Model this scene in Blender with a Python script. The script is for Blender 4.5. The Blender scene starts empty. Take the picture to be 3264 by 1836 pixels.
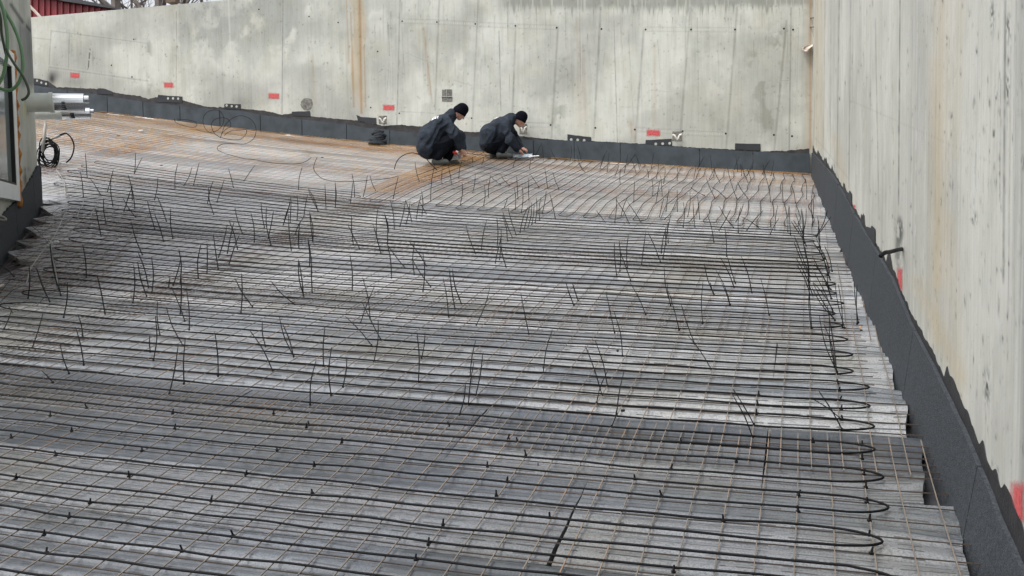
import bpy, math, random
import numpy as np
from mathutils import Vector, Matrix
sc = bpy.context.scene
C = sc.collection
random.seed(7)

# ------------------------------------------------------------------ camera, world, sun, exposure
YAW, PIT, ROL, FPX = 0.26321, 0.05747, 0.01329, 2957.07      # solved from the photograph (focal length in photo pixels)
cy, sy, cp, sp, cr, sr = math.cos(YAW), math.sin(YAW), math.cos(PIT), math.sin(PIT), math.cos(ROL), math.sin(ROL)
RT = Vector((cy, sy, 0)); FH = Vector((-sy, cy, 0)); UZ = Vector((0, 0, 1))
FW = FH * cp - UZ * sp; DN = -FH * sp - UZ * cp
CX = RT * cr + DN * sr; CD = -RT * sr + DN * cr
cam_d = bpy.data.cameras.new("camera"); cam = bpy.data.objects.new("camera", cam_d); C.objects.link(cam)
m = Matrix((CX, -CD, -FW)).transposed().to_4x4(); cam.matrix_world = m
cam_d.sensor_width = 36; cam_d.lens = 36 * FPX / 3264; cam_d.clip_start = .05; cam_d.clip_end = 2000
sc.camera = cam

w = bpy.data.worlds.new("World"); sc.world = w; w.use_nodes = True
nt = w.node_tree; bgn = nt.nodes["Background"]
sky = nt.nodes.new("ShaderNodeTexSky"); sky.sky_type = 'NISHITA'; sky.sun_disc = False
SUN_EL, SUN_AZ = math.radians(60), math.radians(-140)
sky.sun_elevation = SUN_EL; sky.sun_rotation = SUN_AZ; sky.air_density = 1.0; sky.dust_density = 4.0
hs = nt.nodes.new("ShaderNodeHueSaturation"); hs.inputs['Saturation'].default_value = .22
nt.links.new(sky.outputs[0], hs.inputs['Color']); nt.links.new(hs.outputs[0], bgn.inputs[0]); bgn.inputs[1].default_value = .125
sl = bpy.data.lights.new("sun", 'SUN'); sl.energy = 1.15; sl.angle = math.radians(20); sl.color = (1, .98, .95)
so = bpy.data.objects.new("sun", sl); C.objects.link(so)
sd = Vector((math.sin(SUN_AZ) * math.cos(SUN_EL), math.cos(SUN_AZ) * math.cos(SUN_EL), math.sin(SUN_EL)))
so.rotation_euler = (sd).to_track_quat('Z', 'Y').to_euler(); so.location = (0, 0, 20)
sc.view_settings.view_transform = 'Standard'; sc.view_settings.look = 'None'; sc.view_settings.gamma = 1
sc.view_settings.exposure = 0.92
sc.render.engine = 'CYCLES'

# ------------------------------------------------------------------ the ramp surface and picture rays
SP = (-1.2702, .185226, -.0020614, -.0068687, .00011008, .0028775)
PH = 0.04478            # the reinforcement is laid turned by this slope against the side wall
VB = 16.32              # back wall plane y
def S(x, y):
    u = y - 4
    return SP[0] + SP[1] * u + SP[2] * x + SP[3] * x * u + SP[4] * u * u + SP[5] * x * x
def DX(y): return .885 - .0055 * (y - 4)     # side wall plane x at y
def bump(x, y):
    return .45 * (.007 * math.sin(1.9 * x + .8 * y + 1) * math.sin(1.3 * y - .7 * x) + .004 * math.sin(4.1 * x - 1.1 * y) * math.sin(3.3 * y + 2.2 * x))
def SM(x, y): return S(x, y) + bump(x, y)
def tow(xp, yp):       # mesh frame (x', y') -> world plan
    # x' = x - PH (y-4) ; y' = y + PH x
    y = (yp - PH * xp + 4 * PH * PH) / (1 + PH * PH)
    return xp + PH * (y - 4), y
def ray(px, py):
    u = px - 1632; v = py - 918
    return FW + CX * (u / FPX) + CD * (v / FPX)
def onS(px, py, off=0.0):
    d = ray(px, py); a = None; t = 2.0
    while t < 40:
        g = d.z * t - S(d.x * t, d.y * t) - off
        if g <= 0: break
        a = t; t += .25
    lo, hi = (a or 2.0), t
    for _ in range(30):
        mm = (lo + hi) / 2
        if d.z * mm - S(d.x * mm, d.y * mm) - off > 0: lo = mm
        else: hi = mm
    return d * lo
def onB(px, py, V=VB): d = ray(px, py); return d * (V / d.y)
def onR(px, py, off=0.0):
    d = ray(px, py); t = .9 / d.x
    for _ in range(20): t = (DX(d.y * t) - off) / d.x
    return d * t
def atdepth(px, py, D): return ray(px, py) * D          # D = distance along the view axis

# ------------------------------------------------------------------ materials
def mat(name): 
    m = bpy.data.materials.new(name); m.use_nodes = True
    return m, m.node_tree.nodes, m.node_tree.links, m.node_tree.nodes['Principled BSDF']
def simple(name, col, rough=.6, metal=0, var=.25, scale=8, bumps=.0, bscale=40, spec=None, trans=0):
    m, n, l, b = mat(name)
    tc = n.new('ShaderNodeTexCoord'); nz = n.new('ShaderNodeTexNoise'); nz.inputs['Scale'].default_value = scale; nz.inputs['Detail'].default_value = 5
    l.new(tc.outputs['Object'], nz.inputs['Vector'])
    r = n.new('ShaderNodeValToRGB'); r.color_ramp.elements[0].position = .3; r.color_ramp.elements[1].position = .7
    r.color_ramp.elements[0].color = (*[c * (1 - var) for c in col], 1); r.color_ramp.elements[1].color = (*[min(1, c * (1 + var)) for c in col], 1)
    l.new(nz.outputs['Fac'], r.inputs[0]); l.new(r.outputs[0], b.inputs['Base Color'])
    b.inputs['Roughness'].default_value = rough; b.inputs['Metallic'].default_value = metal
    if spec is not None: b.inputs['Specular IOR Level'].default_value = spec
    if trans: b.inputs['Transmission Weight'].default_value = trans
    if bumps:
        n2 = n.new('ShaderNodeTexNoise'); n2.inputs['Scale'].default_value = bscale; n2.inputs['Detail'].default_value = 6
        bm = n.new('ShaderNodeBump'); bm.inputs['Strength'].default_value = bumps; bm.inputs['Distance'].default_value = .01
        l.new(tc.outputs['Object'], n2.inputs['Vector']); l.new(n2.outputs['Fac'], bm.inputs['Height']); l.new(bm.outputs[0], b.inputs['Normal'])
    return m
def rust(name, c1, c2, c3, lo=.35, hi=.65):
    m, n, l, b = mat(name)
    tc = n.new('ShaderNodeTexCoord'); nz = n.new('ShaderNodeTexNoise'); nz.inputs['Scale'].default_value = 1.7; nz.inputs['Detail'].default_value = 8; nz.inputs['Roughness'].default_value = .7
    l.new(tc.outputs['Object'], nz.inputs['Vector'])
    r = n.new('ShaderNodeValToRGB'); e = r.color_ramp.elements
    e[0].position = lo; e[0].color = (*c1, 1); e[1].position = hi; e[1].color = (*c3, 1); k = e.new((lo + hi) / 2); k.color = (*c2, 1)
    l.new(nz.outputs['Fac'], r.inputs[0]); l.new(r.outputs[0], b.inputs['Base Color']); b.inputs['Roughness'].default_value = .75
    return m
M = {}
M['rust_near'] = rust('rusty_wire', (.13, .11, .092), (.18, .145, .115), (.27, .15, .08), .42, .72)
M['wire_dark'] = rust('shaded_wire', (.030, .024, .020), (.055, .040, .030), (.12, .075, .048), .4, .75)  # crosswise wires: the shade on their undersides is put into a darker rust
M['rust_mid'] = rust('rusty_wire_brown', (.06, .042, .032), (.12, .08, .06), (.22, .14, .10))
M['rust_far'] = rust('rusty_wire_red', (.16, .075, .045), (.28, .155, .095), (.38, .24, .14))
M['rust_orange'] = rust('rusty_wire_orange', (.30, .15, .045), (.46, .25, .085), (.56, .35, .14))
M['rust_sheet'] = rust('rusty_wire_dark', (.08, .05, .035), (.12, .08, .055), (.17, .12, .08))
M['cable'] = simple('black_cable_sheath', (.004, .004, .005), .6, bumps=.1, spec=.15)
M['tie'] = simple('black_nylon', (.005, .005, .006), .5, spec=.25)
M['grey_pvc'] = simple('grey_conduit', (.30, .29, .26), .6)
M['membrane'] = simple('grey_foam_strip', (.038, .050, .060), .75, var=.3, scale=5, bumps=.35, bscale=90)
M['membrane_side'] = simple('grey_foam_strip_side', (.031, .037, .044), .85, var=.45, scale=60, bumps=.8, bscale=140)
M['bitumen'] = simple('bitumen_coating', (.020, .020, .022), .6, var=.4, scale=12, bumps=.5, bscale=60)
M['bitumen_brown'] = simple('bitumen_coating_brown', (.030, .027, .027), .7, var=.5, scale=9, bumps=.5, bscale=60)
M['tab'] = simple('black_felt_tab', (.020, .023, .028), .7)
M['black'] = simple('dark_void', (.012, .012, .012), .8)
M['underlay'] = simple('dark_underlay', (.035, .037, .042), .8, bumps=.4)
M['white_pvc'] = simple('white_plastic', (.62, .64, .58), .4, var=.08)
M['chrome'] = simple('polished_steel', (.75, .76, .78), .16, metal=1, var=.05)
M['frame'] = simple('white_window_frame', (.72, .76, .73), .35, var=.05)
M['seal'] = simple('black_rubber', (.01, .01, .01), .6)
M['foam'] = simple('orange_foam', (.42, .17, .035), .9, var=.55, scale=22, bumps=1., bscale=60)
M['jacket'] = simple('dark_blue_grey_nylon', (.024, .031, .043), .85, var=.35, scale=14, bumps=1., bscale=26, spec=.2)
M['trousers'] = simple('black_cotton', (.004, .0055, .0095), .9, var=.25, scale=16, bumps=.8, bscale=30, spec=.15)
M['wool'] = simple('black_knit', (.004, .0045, .009), .95, bumps=.6, bscale=180, spec=.1)
M['boot'] = simple('grey_suede', (.085, .095, .090), .9, var=.35, scale=20, bumps=.3)
M['sole'] = simple('dark_sole', (.035, .035, .035), .8)
M['skin'] = simple('skin', (.50, .27, .20), .5, var=.12, scale=20)
M['print'] = simple('white_print', (.75, .77, .78), .6, var=.05)
M['red_tool'] = simple('red_handle', (.55, .02, .02), .35, var=.1)
M['steel'] = simple('tool_steel', (.18, .18, .19), .35, metal=1)
M['rope'] = simple('white_rope', (.68, .66, .60), .8)
M['cloth'] = simple('dirty_white_cloth', (.60, .52, .45), .9, bumps=.5)
M['white_paper'] = simple('white_paper', (.8, .8, .8), .7, var=.03)
M['shed_red'] = simple('red_metal_cladding', (.24, .020, .028), .45, var=.2, scale=2)
M['shed_roof'] = simple('dark_roof_metal', (.035, .037, .045), .5)
M['bark'] = simple('grey_bark', (.16, .14, .125), .9, var=.3, scale=5)
M['earth'] = simple('bare_earth', (.12, .10, .075), .95, var=.4, scale=1.5)
M['rag'] = simple('black_felt', (.022, .027, .034), .9, bumps=.8, bscale=60)
def hose_mat():
    m, n, l, b = mat('green_hose')
    b.inputs['Base Color'].default_value = (.13, .25, .12, 1); b.inputs['Roughness'].default_value = .35
    return m
M['hose'] = hose_mat(); M['hose_dark'] = simple('dark_green_hose', (.045, .065, .035), .4)
def glass():
    m, n, l, b = mat('window_glass'); b.inputs['Base Color'].default_value = (.22, .26, .25, 1); b.inputs['Roughness'].default_value = .06
    b.inputs['Specular IOR Level'].default_value = .8
    return m
M['glass'] = glass()
def plastic_bag():
    m, n, l, b = mat('clear_plastic_film'); b.inputs['Base Color'].default_value = (.62, .70, .76, 1); b.inputs['Roughness'].default_value = .25
    b.inputs['Alpha'].default_value = .75
    return m
M['bag'] = plastic_bag()
def paint():
    m, n, l, b = mat('red_spray_paint')
    tc = n.new('ShaderNodeTexCoord'); nz = n.new('ShaderNodeTexNoise'); nz.inputs['Scale'].default_value = 42; nz.inputs['Detail'].default_value = 6
    l.new(tc.outputs['Object'], nz.inputs['Vector'])
    at = n.new('ShaderNodeAttribute'); at.attribute_name = 'edge'
    mx = n.new('ShaderNodeMath'); mx.operation = 'MULTIPLY_ADD'; mx.inputs[1].default_value = 1.1; mx.inputs[2].default_value = -.62
    l.new(at.outputs['Fac'], mx.inputs[0])
    ad = n.new('ShaderNodeMath'); ad.operation = 'ADD'; l.new(mx.outputs[0], ad.inputs[0]); l.new(nz.outputs['Fac'], ad.inputs[1])
    mr = n.new('ShaderNodeMapRange'); mr.inputs['From Min'].default_value = .12; mr.inputs['From Max'].default_value = .95
    l.new(ad.outputs[0], mr.inputs[0]); 
    mm = n.new('ShaderNodeMath'); mm.operation = 'MULTIPLY'; mm.inputs[1].default_value = .92; l.new(mr.outputs[0], mm.inputs[0]); l.new(mm.outputs[0], b.inputs['Alpha'])
    r = n.new('ShaderNodeValToRGB'); r.color_ramp.elements[0].color = (.50, .045, .055, 1); r.color_ramp.elements[1].color = (.66, .13, .13, 1)
    l.new(nz.outputs['Fac'], r.inputs[0]); l.new(r.outputs[0], b.inputs['Base Color']); b.inputs['Roughness'].default_value = .8
    return m
M['paint'] = paint()
def board_mat(name, c1, c2, band, groove):
    m, n, l, b = mat(name)
    tc = n.new('ShaderNodeTexCoord'); sep = n.new('ShaderNodeSeparateXYZ'); l.new(tc.outputs['Object'], sep.inputs[0])
    def noise(sc_, det, vx, vy, rg=.5):
        mp = n.new('ShaderNodeMapping'); mp.inputs['Scale'].default_value = (vx, vy, 1); l.new(tc.outputs['Object'], mp.inputs[0])
        z = n.new('ShaderNodeTexNoise'); z.inputs['Scale'].default_value = sc_; z.inputs['Detail'].default_value = det; z.inputs['Roughness'].default_value = rg
        l.new(mp.outputs[0], z.inputs['Vector']); return z.outputs['Fac']
    def ramp(src, p0, c0, p1, c1):
        r = n.new('ShaderNodeValToRGB'); r.color_ramp.elements[0].position = p0; r.color_ramp.elements[0].color = (*c0, 1)
        r.color_ramp.elements[1].position = p1; r.color_ramp.elements[1].color = (*c1, 1); l.new(src, r.inputs[0]); return r.outputs[0]
    def mult(a, c, fac=1.0):
        x = n.new('ShaderNodeMix'); x.data_type = 'RGBA'; x.blend_type = 'MULTIPLY'; x.inputs[0].default_value = fac
        l.new(a, x.inputs[6]); l.new(c, x.inputs[7]); return x.outputs[2]
    oi = n.new('ShaderNodeObjectInfo')
    base = ramp(oi.outputs['Random'], 0, c1, 1, c2)
    a = ramp(noise(1.0, 4, .55, 3.4), .36, (.86, .87, .88), .56, (1, 1, 1))
    base = mult(base, a)
    base = mult(base, ramp(noise(.9, 6, 1, 1.4, .65), .34, (.84, .80, .70), .52, (1, 1, 1)))
    base = mult(base, ramp(noise(120, 3, 1, 1), .38, (.58, .59, .61), .56, (1.06, 1.06, 1.06)))
    base = mult(base, ramp(noise(9, 6, 1, 1, .7), .30, (.72, .72, .70), .45, (1, 1, 1)))
    # some bands of the boards are rough-faced and darker
    yq = n.new('ShaderNodeMath'); yq.operation = 'MULTIPLY_ADD'; yq.inputs[1].default_value = PH; l.new(sep.outputs[0], yq.inputs[0]); l.new(sep.outputs[1], yq.inputs[2])
    xq = n.new('ShaderNodeMath'); xq.operation = 'MULTIPLY_ADD'; xq.inputs[1].default_value = -PH; l.new(sep.outputs[1], xq.inputs[0]); l.new(sep.outputs[0], xq.inputs[2])
    def cell(src, s_, o_=0.0):
        a_ = n.new('ShaderNodeMath'); a_.operation = 'MULTIPLY_ADD'; a_.inputs[1].default_value = 1 / s_; a_.inputs[2].default_value = o_; l.new(src, a_.inputs[0])
        f_ = n.new('ShaderNodeMath'); f_.operation = 'FLOOR'; l.new(a_.outputs[0], f_.inputs[0]); return f_.outputs[0]
    for (sx_, sy_, th, cc_) in ((3.24, .263, .74, (.66, .69, .72)),):
        cv = n.new('ShaderNodeCombineXYZ'); l.new(cell(xq.outputs[0], sx_, .51), cv.inputs[0]); l.new(cell(yq.outputs[0], sy_, .25), cv.inputs[1])
        wn_ = n.new('ShaderNodeTexWhiteNoise'); wn_.noise_dimensions = '2D'; l.new(cv.outputs[0], wn_.inputs['Vector'])
        ra_ = n.new('ShaderNodeMath'); ra_.operation = 'MULTIPLY_ADD'; ra_.inputs[1].default_value = .12; l.new(noise(30, 4, 1, 1), ra_.inputs[0]); l.new(wn_.outputs['Value'], ra_.inputs[2])
        base = mult(base, ramp(ra_.outputs[0], th, (1, 1, 1), th + .05, cc_))
    fb = n.new('ShaderNodeMath'); fb.operation = 'MULTIPLY_ADD'; fb.inputs[1].default_value = 1 / .79; fb.inputs[2].default_value = -3.62 / .79; l.new(yq.outputs[0], fb.inputs[0])
    fn = n.new('ShaderNodeMath'); fn.operation = 'MULTIPLY_ADD'; fn.inputs[1].default_value = .10; l.new(noise(6, 4, .5, 1), fn.inputs[0]); 
    fc = n.new('ShaderNodeMath'); fc.operation = 'FRACT'; l.new(fb.outputs[0], fc.inputs[0]); l.new(fc.outputs[0], fn.inputs[2])
    base = mult(base, ramp(fn.outputs[0], .68, (1, 1, 1), .74, band))
    # moulded grooves across the board, dashed
    yp = n.new('ShaderNodeMath'); yp.operation = 'MULTIPLY_ADD'; yp.inputs[1].default_value = PH; l.new(sep.outputs[0], yp.inputs[0]); l.new(sep.outputs[1], yp.inputs[2])
    sc_ = n.new('ShaderNodeMath'); sc_.operation = 'MULTIPLY'; sc_.inputs[1].default_value = 1 / .0533; l.new(yp.outputs[0], sc_.inputs[0])
    fr = n.new('ShaderNodeMath'); fr.operation = 'FRACT'; l.new(sc_.outputs[0], fr.inputs[0])
    lt = n.new('ShaderNodeMath'); lt.operation = 'LESS_THAN'; lt.inputs[1].default_value = groove; l.new(fr.outputs[0], lt.inputs[0])
    ns = n.new('ShaderNodeMath'); ns.operation = 'GREATER_THAN'; ns.inputs[1].default_value = .42; l.new(noise(9, 1, 1, .2), ns.inputs[0])
    gm = n.new('ShaderNodeMath'); gm.operation = 'MULTIPLY'; l.new(lt.outputs[0], gm.inputs[0]); l.new(ns.outputs[0], gm.inputs[1])
    g2 = n.new('ShaderNodeMix'); g2.data_type = 'RGBA'; g2.inputs[7].default_value = (.035, .037, .04, 1)
    l.new(gm.outputs[0], g2.inputs[0]); l.new(base, g2.inputs[6]); l.new(g2.outputs[2], b.inputs['Base Color'])
    b.inputs['Roughness'].default_value = .30; b.inputs['Specular IOR Level'].default_value = 1.0; b.inputs['Coat Weight'].default_value = .6; b.inputs['Coat Roughness'].default_value = .25
    bm = n.new('ShaderNodeBump'); bm.inputs['Strength'].default_value = .35; bm.inputs['Distance'].default_value = .004
    l.new(noise(160, 3, 1, 1), bm.inputs['Height']); l.new(bm.outputs[0], b.inputs['Normal'])
    return m
M['board_near'] = board_mat('grey_insulation_board', (.150, .157, .168), (.20, .207, .217), (.66, .70, .74), .17)  # same board in three tones: dirtier near, grazing sheen painted in farther up
M['board_mid'] = board_mat('insulation_board_mid_sheen', (.27, .277, .285), (.34, .345, .35), (.80, .82, .84), .15)
M['board_far'] = board_mat('insulation_board_far_sheen', (.36, .362, .368), (.46, .458, .46), (.85, .86, .87), .08)
def concrete(name, streak=60, warm=(1, 1, 1)):
    m, n, l, b = mat(name)
    at = n.new('ShaderNodeAttribute'); at.attribute_name = 'stain'
    tc = n.new('ShaderNodeTexCoord')
    def noise(sc_, det, v, rg=.55):
        mp = n.new('ShaderNodeMapping'); mp.inputs['Scale'].default_value = v; l.new(tc.outputs['Object'], mp.inputs[0])
        z = n.new('ShaderNodeTexNoise'); z.inputs['Scale'].default_value = sc_; z.inputs['Detail'].default_value = det; z.inputs['Roughness'].default_value = rg
        l.new(mp.outputs[0], z.inputs['Vector']); return z.outputs['Fac']
    def mult(a, src, p0, c0, p1, c1):
        r = n.new('ShaderNodeValToRGB'); r.color_ramp.elements[0].position = p0; r.color_ramp.elements[0].color = (*c0, 1)
        r.color_ramp.elements[1].position = p1; r.color_ramp.elements[1].color = (*c1, 1); l.new(src, r.inputs[0])
        x = n.new('ShaderNodeMix'); x.data_type = 'RGBA'; x.blend_type = 'MULTIPLY'; x.inputs[0].default_value = 1
        l.new(a, x.inputs[6]); l.new(r.outputs[0], x.inputs[7]); return x.outputs[2]
    c = at.outputs['Color']
    c = mult(c, noise(3.2, 9, (1, 1, .8), .65), .3, (.86, .87, .85), .7, (1.0, 1.0, 1.0))
    c = mult(c, noise(streak, 4, (.5, .5, .03)), .36, (.93, .925, .91), .56, (1, 1, 1))
    c = mult(c, noise(26, 8, (1, 1, 1), .7), .27, (.70, .70, .68), .38, (1, 1, 1))
    c = mult(c, noise(9, 5, (1.4, 1.4, 1), .7), .28, (.74, .74, .72), .40, (1, 1, 1))
    c = mult(c, noise(70, 2, (1, 1, 1)), .235, (.25, .25, .25), .27, (1, 1, 1))
    l.new(c, b.inputs['Base Color']); b.inputs['Roughness'].default_value = .82; b.inputs['Specular IOR Level'].default_value = .3
    bm = n.new('ShaderNodeBump'); bm.inputs['Strength'].default_value = .35; bm.inputs['Distance'].default_value = .01
    l.new(noise(18, 9, (1, 1, .7), .7), bm.inputs['Height']); l.new(bm.outputs[0], b.inputs['Normal'])
    return m
M['concrete'] = concrete('weathered_concrete'); M['concrete_side'] = concrete('board_marked_concrete', 90)
M['rough_concrete'] = simple('broken_out_concrete', (.17, .165, .15), .95, var=.5, scale=30, bumps=1, bscale=50)
M['plain_concrete'] = simple('plain_concrete', (.42, .42, .38), .85, var=.15, scale=3, bumps=.3)

# ------------------------------------------------------------------ mesh helpers
def mesh_obj(name, verts, faces, material, parent=None, smooth=False):
    me = bpy.data.meshes.new(name); me.from_pydata([tuple(v) for v in verts], [], faces); me.update()
    if smooth: me.polygons.foreach_set('use_smooth', [True] * len(me.polygons))
    me.materials.append(material)
    o = bpy.data.objects.new(name, me); C.objects.link(o)
    if parent: o.parent = parent
    return o
def empty(name, loc=(0, 0, 0)):
    o = bpy.data.objects.new(name, None); C.objects.link(o); o.location = loc; o.empty_display_size = .1
    return o
def tag(o, label=None, cat=None, group=None, kind=None):
    if label: o['label'] = label
    if cat: o['category'] = cat
    if group: o['group'] = group
    if kind: o['kind'] = kind
    return o
def keep(o, parent):          # parent keeps world placement (parent has only a translation)
    o.parent = parent; o.location = Vector(o.location) - Vector(parent.location)
class MB:
    def __init__(s): s.v = []; s.f = []
    def tube(s, pts, r, n=5, cap=True):
        pts = [Vector(p) for p in pts]; base = len(s.v); N = len(pts); rr = r if isinstance(r, (list, tuple)) else [r] * N
        prev = None
        for i, p in enumerate(pts):
            t = (pts[min(i + 1, N - 1)] - pts[max(i - 1, 0)])
            if t.length < 1e-9: t = Vector((0, 0, 1))
            t.normalize()
            if prev is None:
                ref = Vector((0, 0, 1)) if abs(t.z) < .9 else Vector((1, 0, 0)); a = t.cross(ref).normalized()
            else:
                a = prev - t * prev.dot(t)
                a = a.normalized() if a.length > 1e-6 else t.orthogonal().normalized()
            prev = a; b = t.cross(a)
            for k in range(n):
                an = 2 * math.pi * (k + .5) / n
                s.v.append(p + a * (rr[i] * math.cos(an)) + b * (rr[i] * math.sin(an)))
        for i in range(N - 1):
            for k in range(n):
                k2 = (k + 1) % n; q0 = base + i * n
                s.f.append((q0 + k, q0 + k2, q0 + n + k2, q0 + n + k))
        if cap:
            s.f.append(tuple(base + k for k in range(n))[::-1]); s.f.append(tuple(base + (N - 1) * n + k for k in range(n)))
    def box(s, c, ax, ay, az):       # centre and three half-axis vectors
        c = Vector(c); ax, ay, az = Vector(ax), Vector(ay), Vector(az); b = len(s.v)
        for i in (-1, 1):
            for j in (-1, 1):
                for k in (-1, 1): s.v.append(c + ax * i + ay * j + az * k)
        for f in ((0, 1, 3, 2), (4, 6, 7, 5), (0, 4, 5, 1), (2, 3, 7, 6), (0, 2, 6, 4), (1, 5, 7, 3)): s.f.append(tuple(b + i for i in f))
    def prism(s, poly, d):           # polygon of points extruded by vector d
        b = len(s.v); n = len(poly); d = Vector(d)
        for p in poly: s.v.append(Vector(p))
        for p in poly: s.v.append(Vector(p) + d)
        s.f.append(tuple(range(b, b + n))); s.f.append(tuple(range(b + 2 * n - 1, b + n - 1, -1)))
        for i in range(n): j = (i + 1) % n; s.f.append((b + i, b + n + i, b + n + j, b + j))
    def ribbon(s, lo, hi, d):        # closed strip between two polylines of equal length, thickness vector d
        b = len(s.v); n = len(lo); d = Vector(d)
        for p, q in zip(lo, hi): s.v += [Vector(p), Vector(q), Vector(p) + d, Vector(q) + d]
        for i in range(n - 1):
            a = b + 4 * i; c = a + 4
            s.f += [(a, c, c + 1, a + 1), (a + 2, a + 3, c + 3, c + 2), (a + 1, c + 1, c + 3, a + 3), (a, a + 2, c + 2, c)]
        s.f += [(b, b + 1, b + 3, b + 2), (b + 4 * n - 4, b + 4 * n - 2, b + 4 * n - 1, b + 4 * n - 3)]
    def build(s, name, material, parent=None, smooth=False): return mesh_obj(name, s.v, s.f, material, parent, smooth)
def catmull(pts, k=6):
    pts = [Vector(p) for p in pts]; out = []
    for i in range(len(pts) - 1):
        p0, p1, p2, p3 = pts[max(i - 1, 0)], pts[i], pts[i + 1], pts[min(i + 2, len(pts) - 1)]
        for j in range(k):
            t = j / k
            out.append(.5 * ((2 * p1) + (p2 - p0) * t + (2 * p0 - 5 * p1 + 4 * p2 - p3) * t * t + (3 * p1 - p0 - 3 * p2 + p3) * t ** 3))
    out.append(pts[-1]); return out
def _h(ix, iy, sd):
    h = (ix * 374761393 + iy * 668265263 + sd * 1442695041) & 0xFFFFFFFF
    h = ((h ^ (h >> 13)) * 1274126177) & 0xFFFFFFFF; h = h ^ (h >> 16)
    return (h & 0xFFFF) / 65535.0
def vn(x, y, sd=0):
    x = np.asarray(x, float); y = np.asarray(y, float); ix = np.floor(x).astype(np.int64); iy = np.floor(y).astype(np.int64)
    fx = x - ix; fy = y - iy; fx = fx * fx * (3 - 2 * fx); fy = fy * fy * (3 - 2 * fy)
    return (_h(ix, iy, sd) * (1 - fx) + _h(ix + 1, iy, sd) * fx) * (1 - fy) + (_h(ix, iy + 1, sd) * (1 - fx) + _h(ix + 1, iy + 1, sd) * fx) * fy
def fbm(x, y, sd=0, o=4):
    a = 0; t = 0; g = 1
    for i in range(o): a = a + g * vn(x * 2 ** i, y * 2 ** i, sd + i * 17); t += g; g *= .55
    return a / t
def grid_obj(name, X, Y, Z, col, material, parent=None, flip=False):
    ny, nx = X.shape; v = np.stack([X, Y, Z], -1).reshape(-1, 3)
    me = bpy.data.meshes.new(name); me.vertices.add(len(v)); me.vertices.foreach_set('co', v.astype(np.float32).ravel())
    i = np.arange(ny - 1)[:, None] * nx + np.arange(nx - 1)[None, :]
    q = np.stack([i, i + 1, i + nx + 1, i + nx], -1).reshape(-1, 4)
    if flip: q = q[:, ::-1]
    nf = len(q); me.loops.add(nf * 4); me.loops.foreach_set('vertex_index', q.astype(np.int32).ravel())
    me.polygons.add(nf); me.polygons.foreach_set('loop_start', np.arange(0, nf * 4, 4, dtype=np.int32))
    me.update(calc_edges=True)
    a = me.attributes.new('stain', 'FLOAT_COLOR', 'POINT'); c4 = np.ones((len(v), 4), np.float32); c4[:, :3] = col.reshape(-1, 3); a.data.foreach_set('color', c4.ravel())
    me.materials.append(material); o = bpy.data.objects.new(name, me); C.objects.link(o)
    if parent: o.parent = parent
    return o

# ------------------------------------------------------------------ where photo positions fall on the walls (numpy version of the ray maths)
def topx(X, Y, Z):
    D = X * FW.x + Y * FW.y + Z * FW.z
    return 1632 + FPX * (X * CX.x + Y * CX.y + Z * CX.z) / D, 918 + FPX * (X * CD.x + Y * CD.y + Z * CD.z) / D
def r2(p): return (700 + .4141 * p[0], .4141 * p[1])
def r4(p): return (1650 + .4141 * p[0], .4141 * p[1])
def r1(p): return (.6211 * p[0], .6211 * p[1])
def r5(p): return (2400 + .6211 * p[0], .6211 * p[1])
def r6(p): return (2400 + .6457 * p[0], 900 + .6457 * p[1])
def ra(p): return (.2761 * p[0], .2761 * p[1])
def line_d(PX, PY, a, b):
    ax, ay = a; bx, by = b; L2 = (bx - ax) ** 2 + (by - ay) ** 2
    t = np.clip(((PX - ax) * (bx - ax) + (PY - ay) * (by - ay)) / L2, 0, 1)
    return np.hypot(PX - ax - t * (bx - ax), PY - ay - t * (by - ay)), t
def gs(d, w): return np.exp(-(d / w) ** 2)
def sm(x, a, b):
    t = np.clip((x - a) / (b - a), 0, 1); return t * t * (3 - 2 * t)
def mixc(c, m, col): m = m[..., None]; return c * (1 - m) + np.array(col) * m

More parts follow.
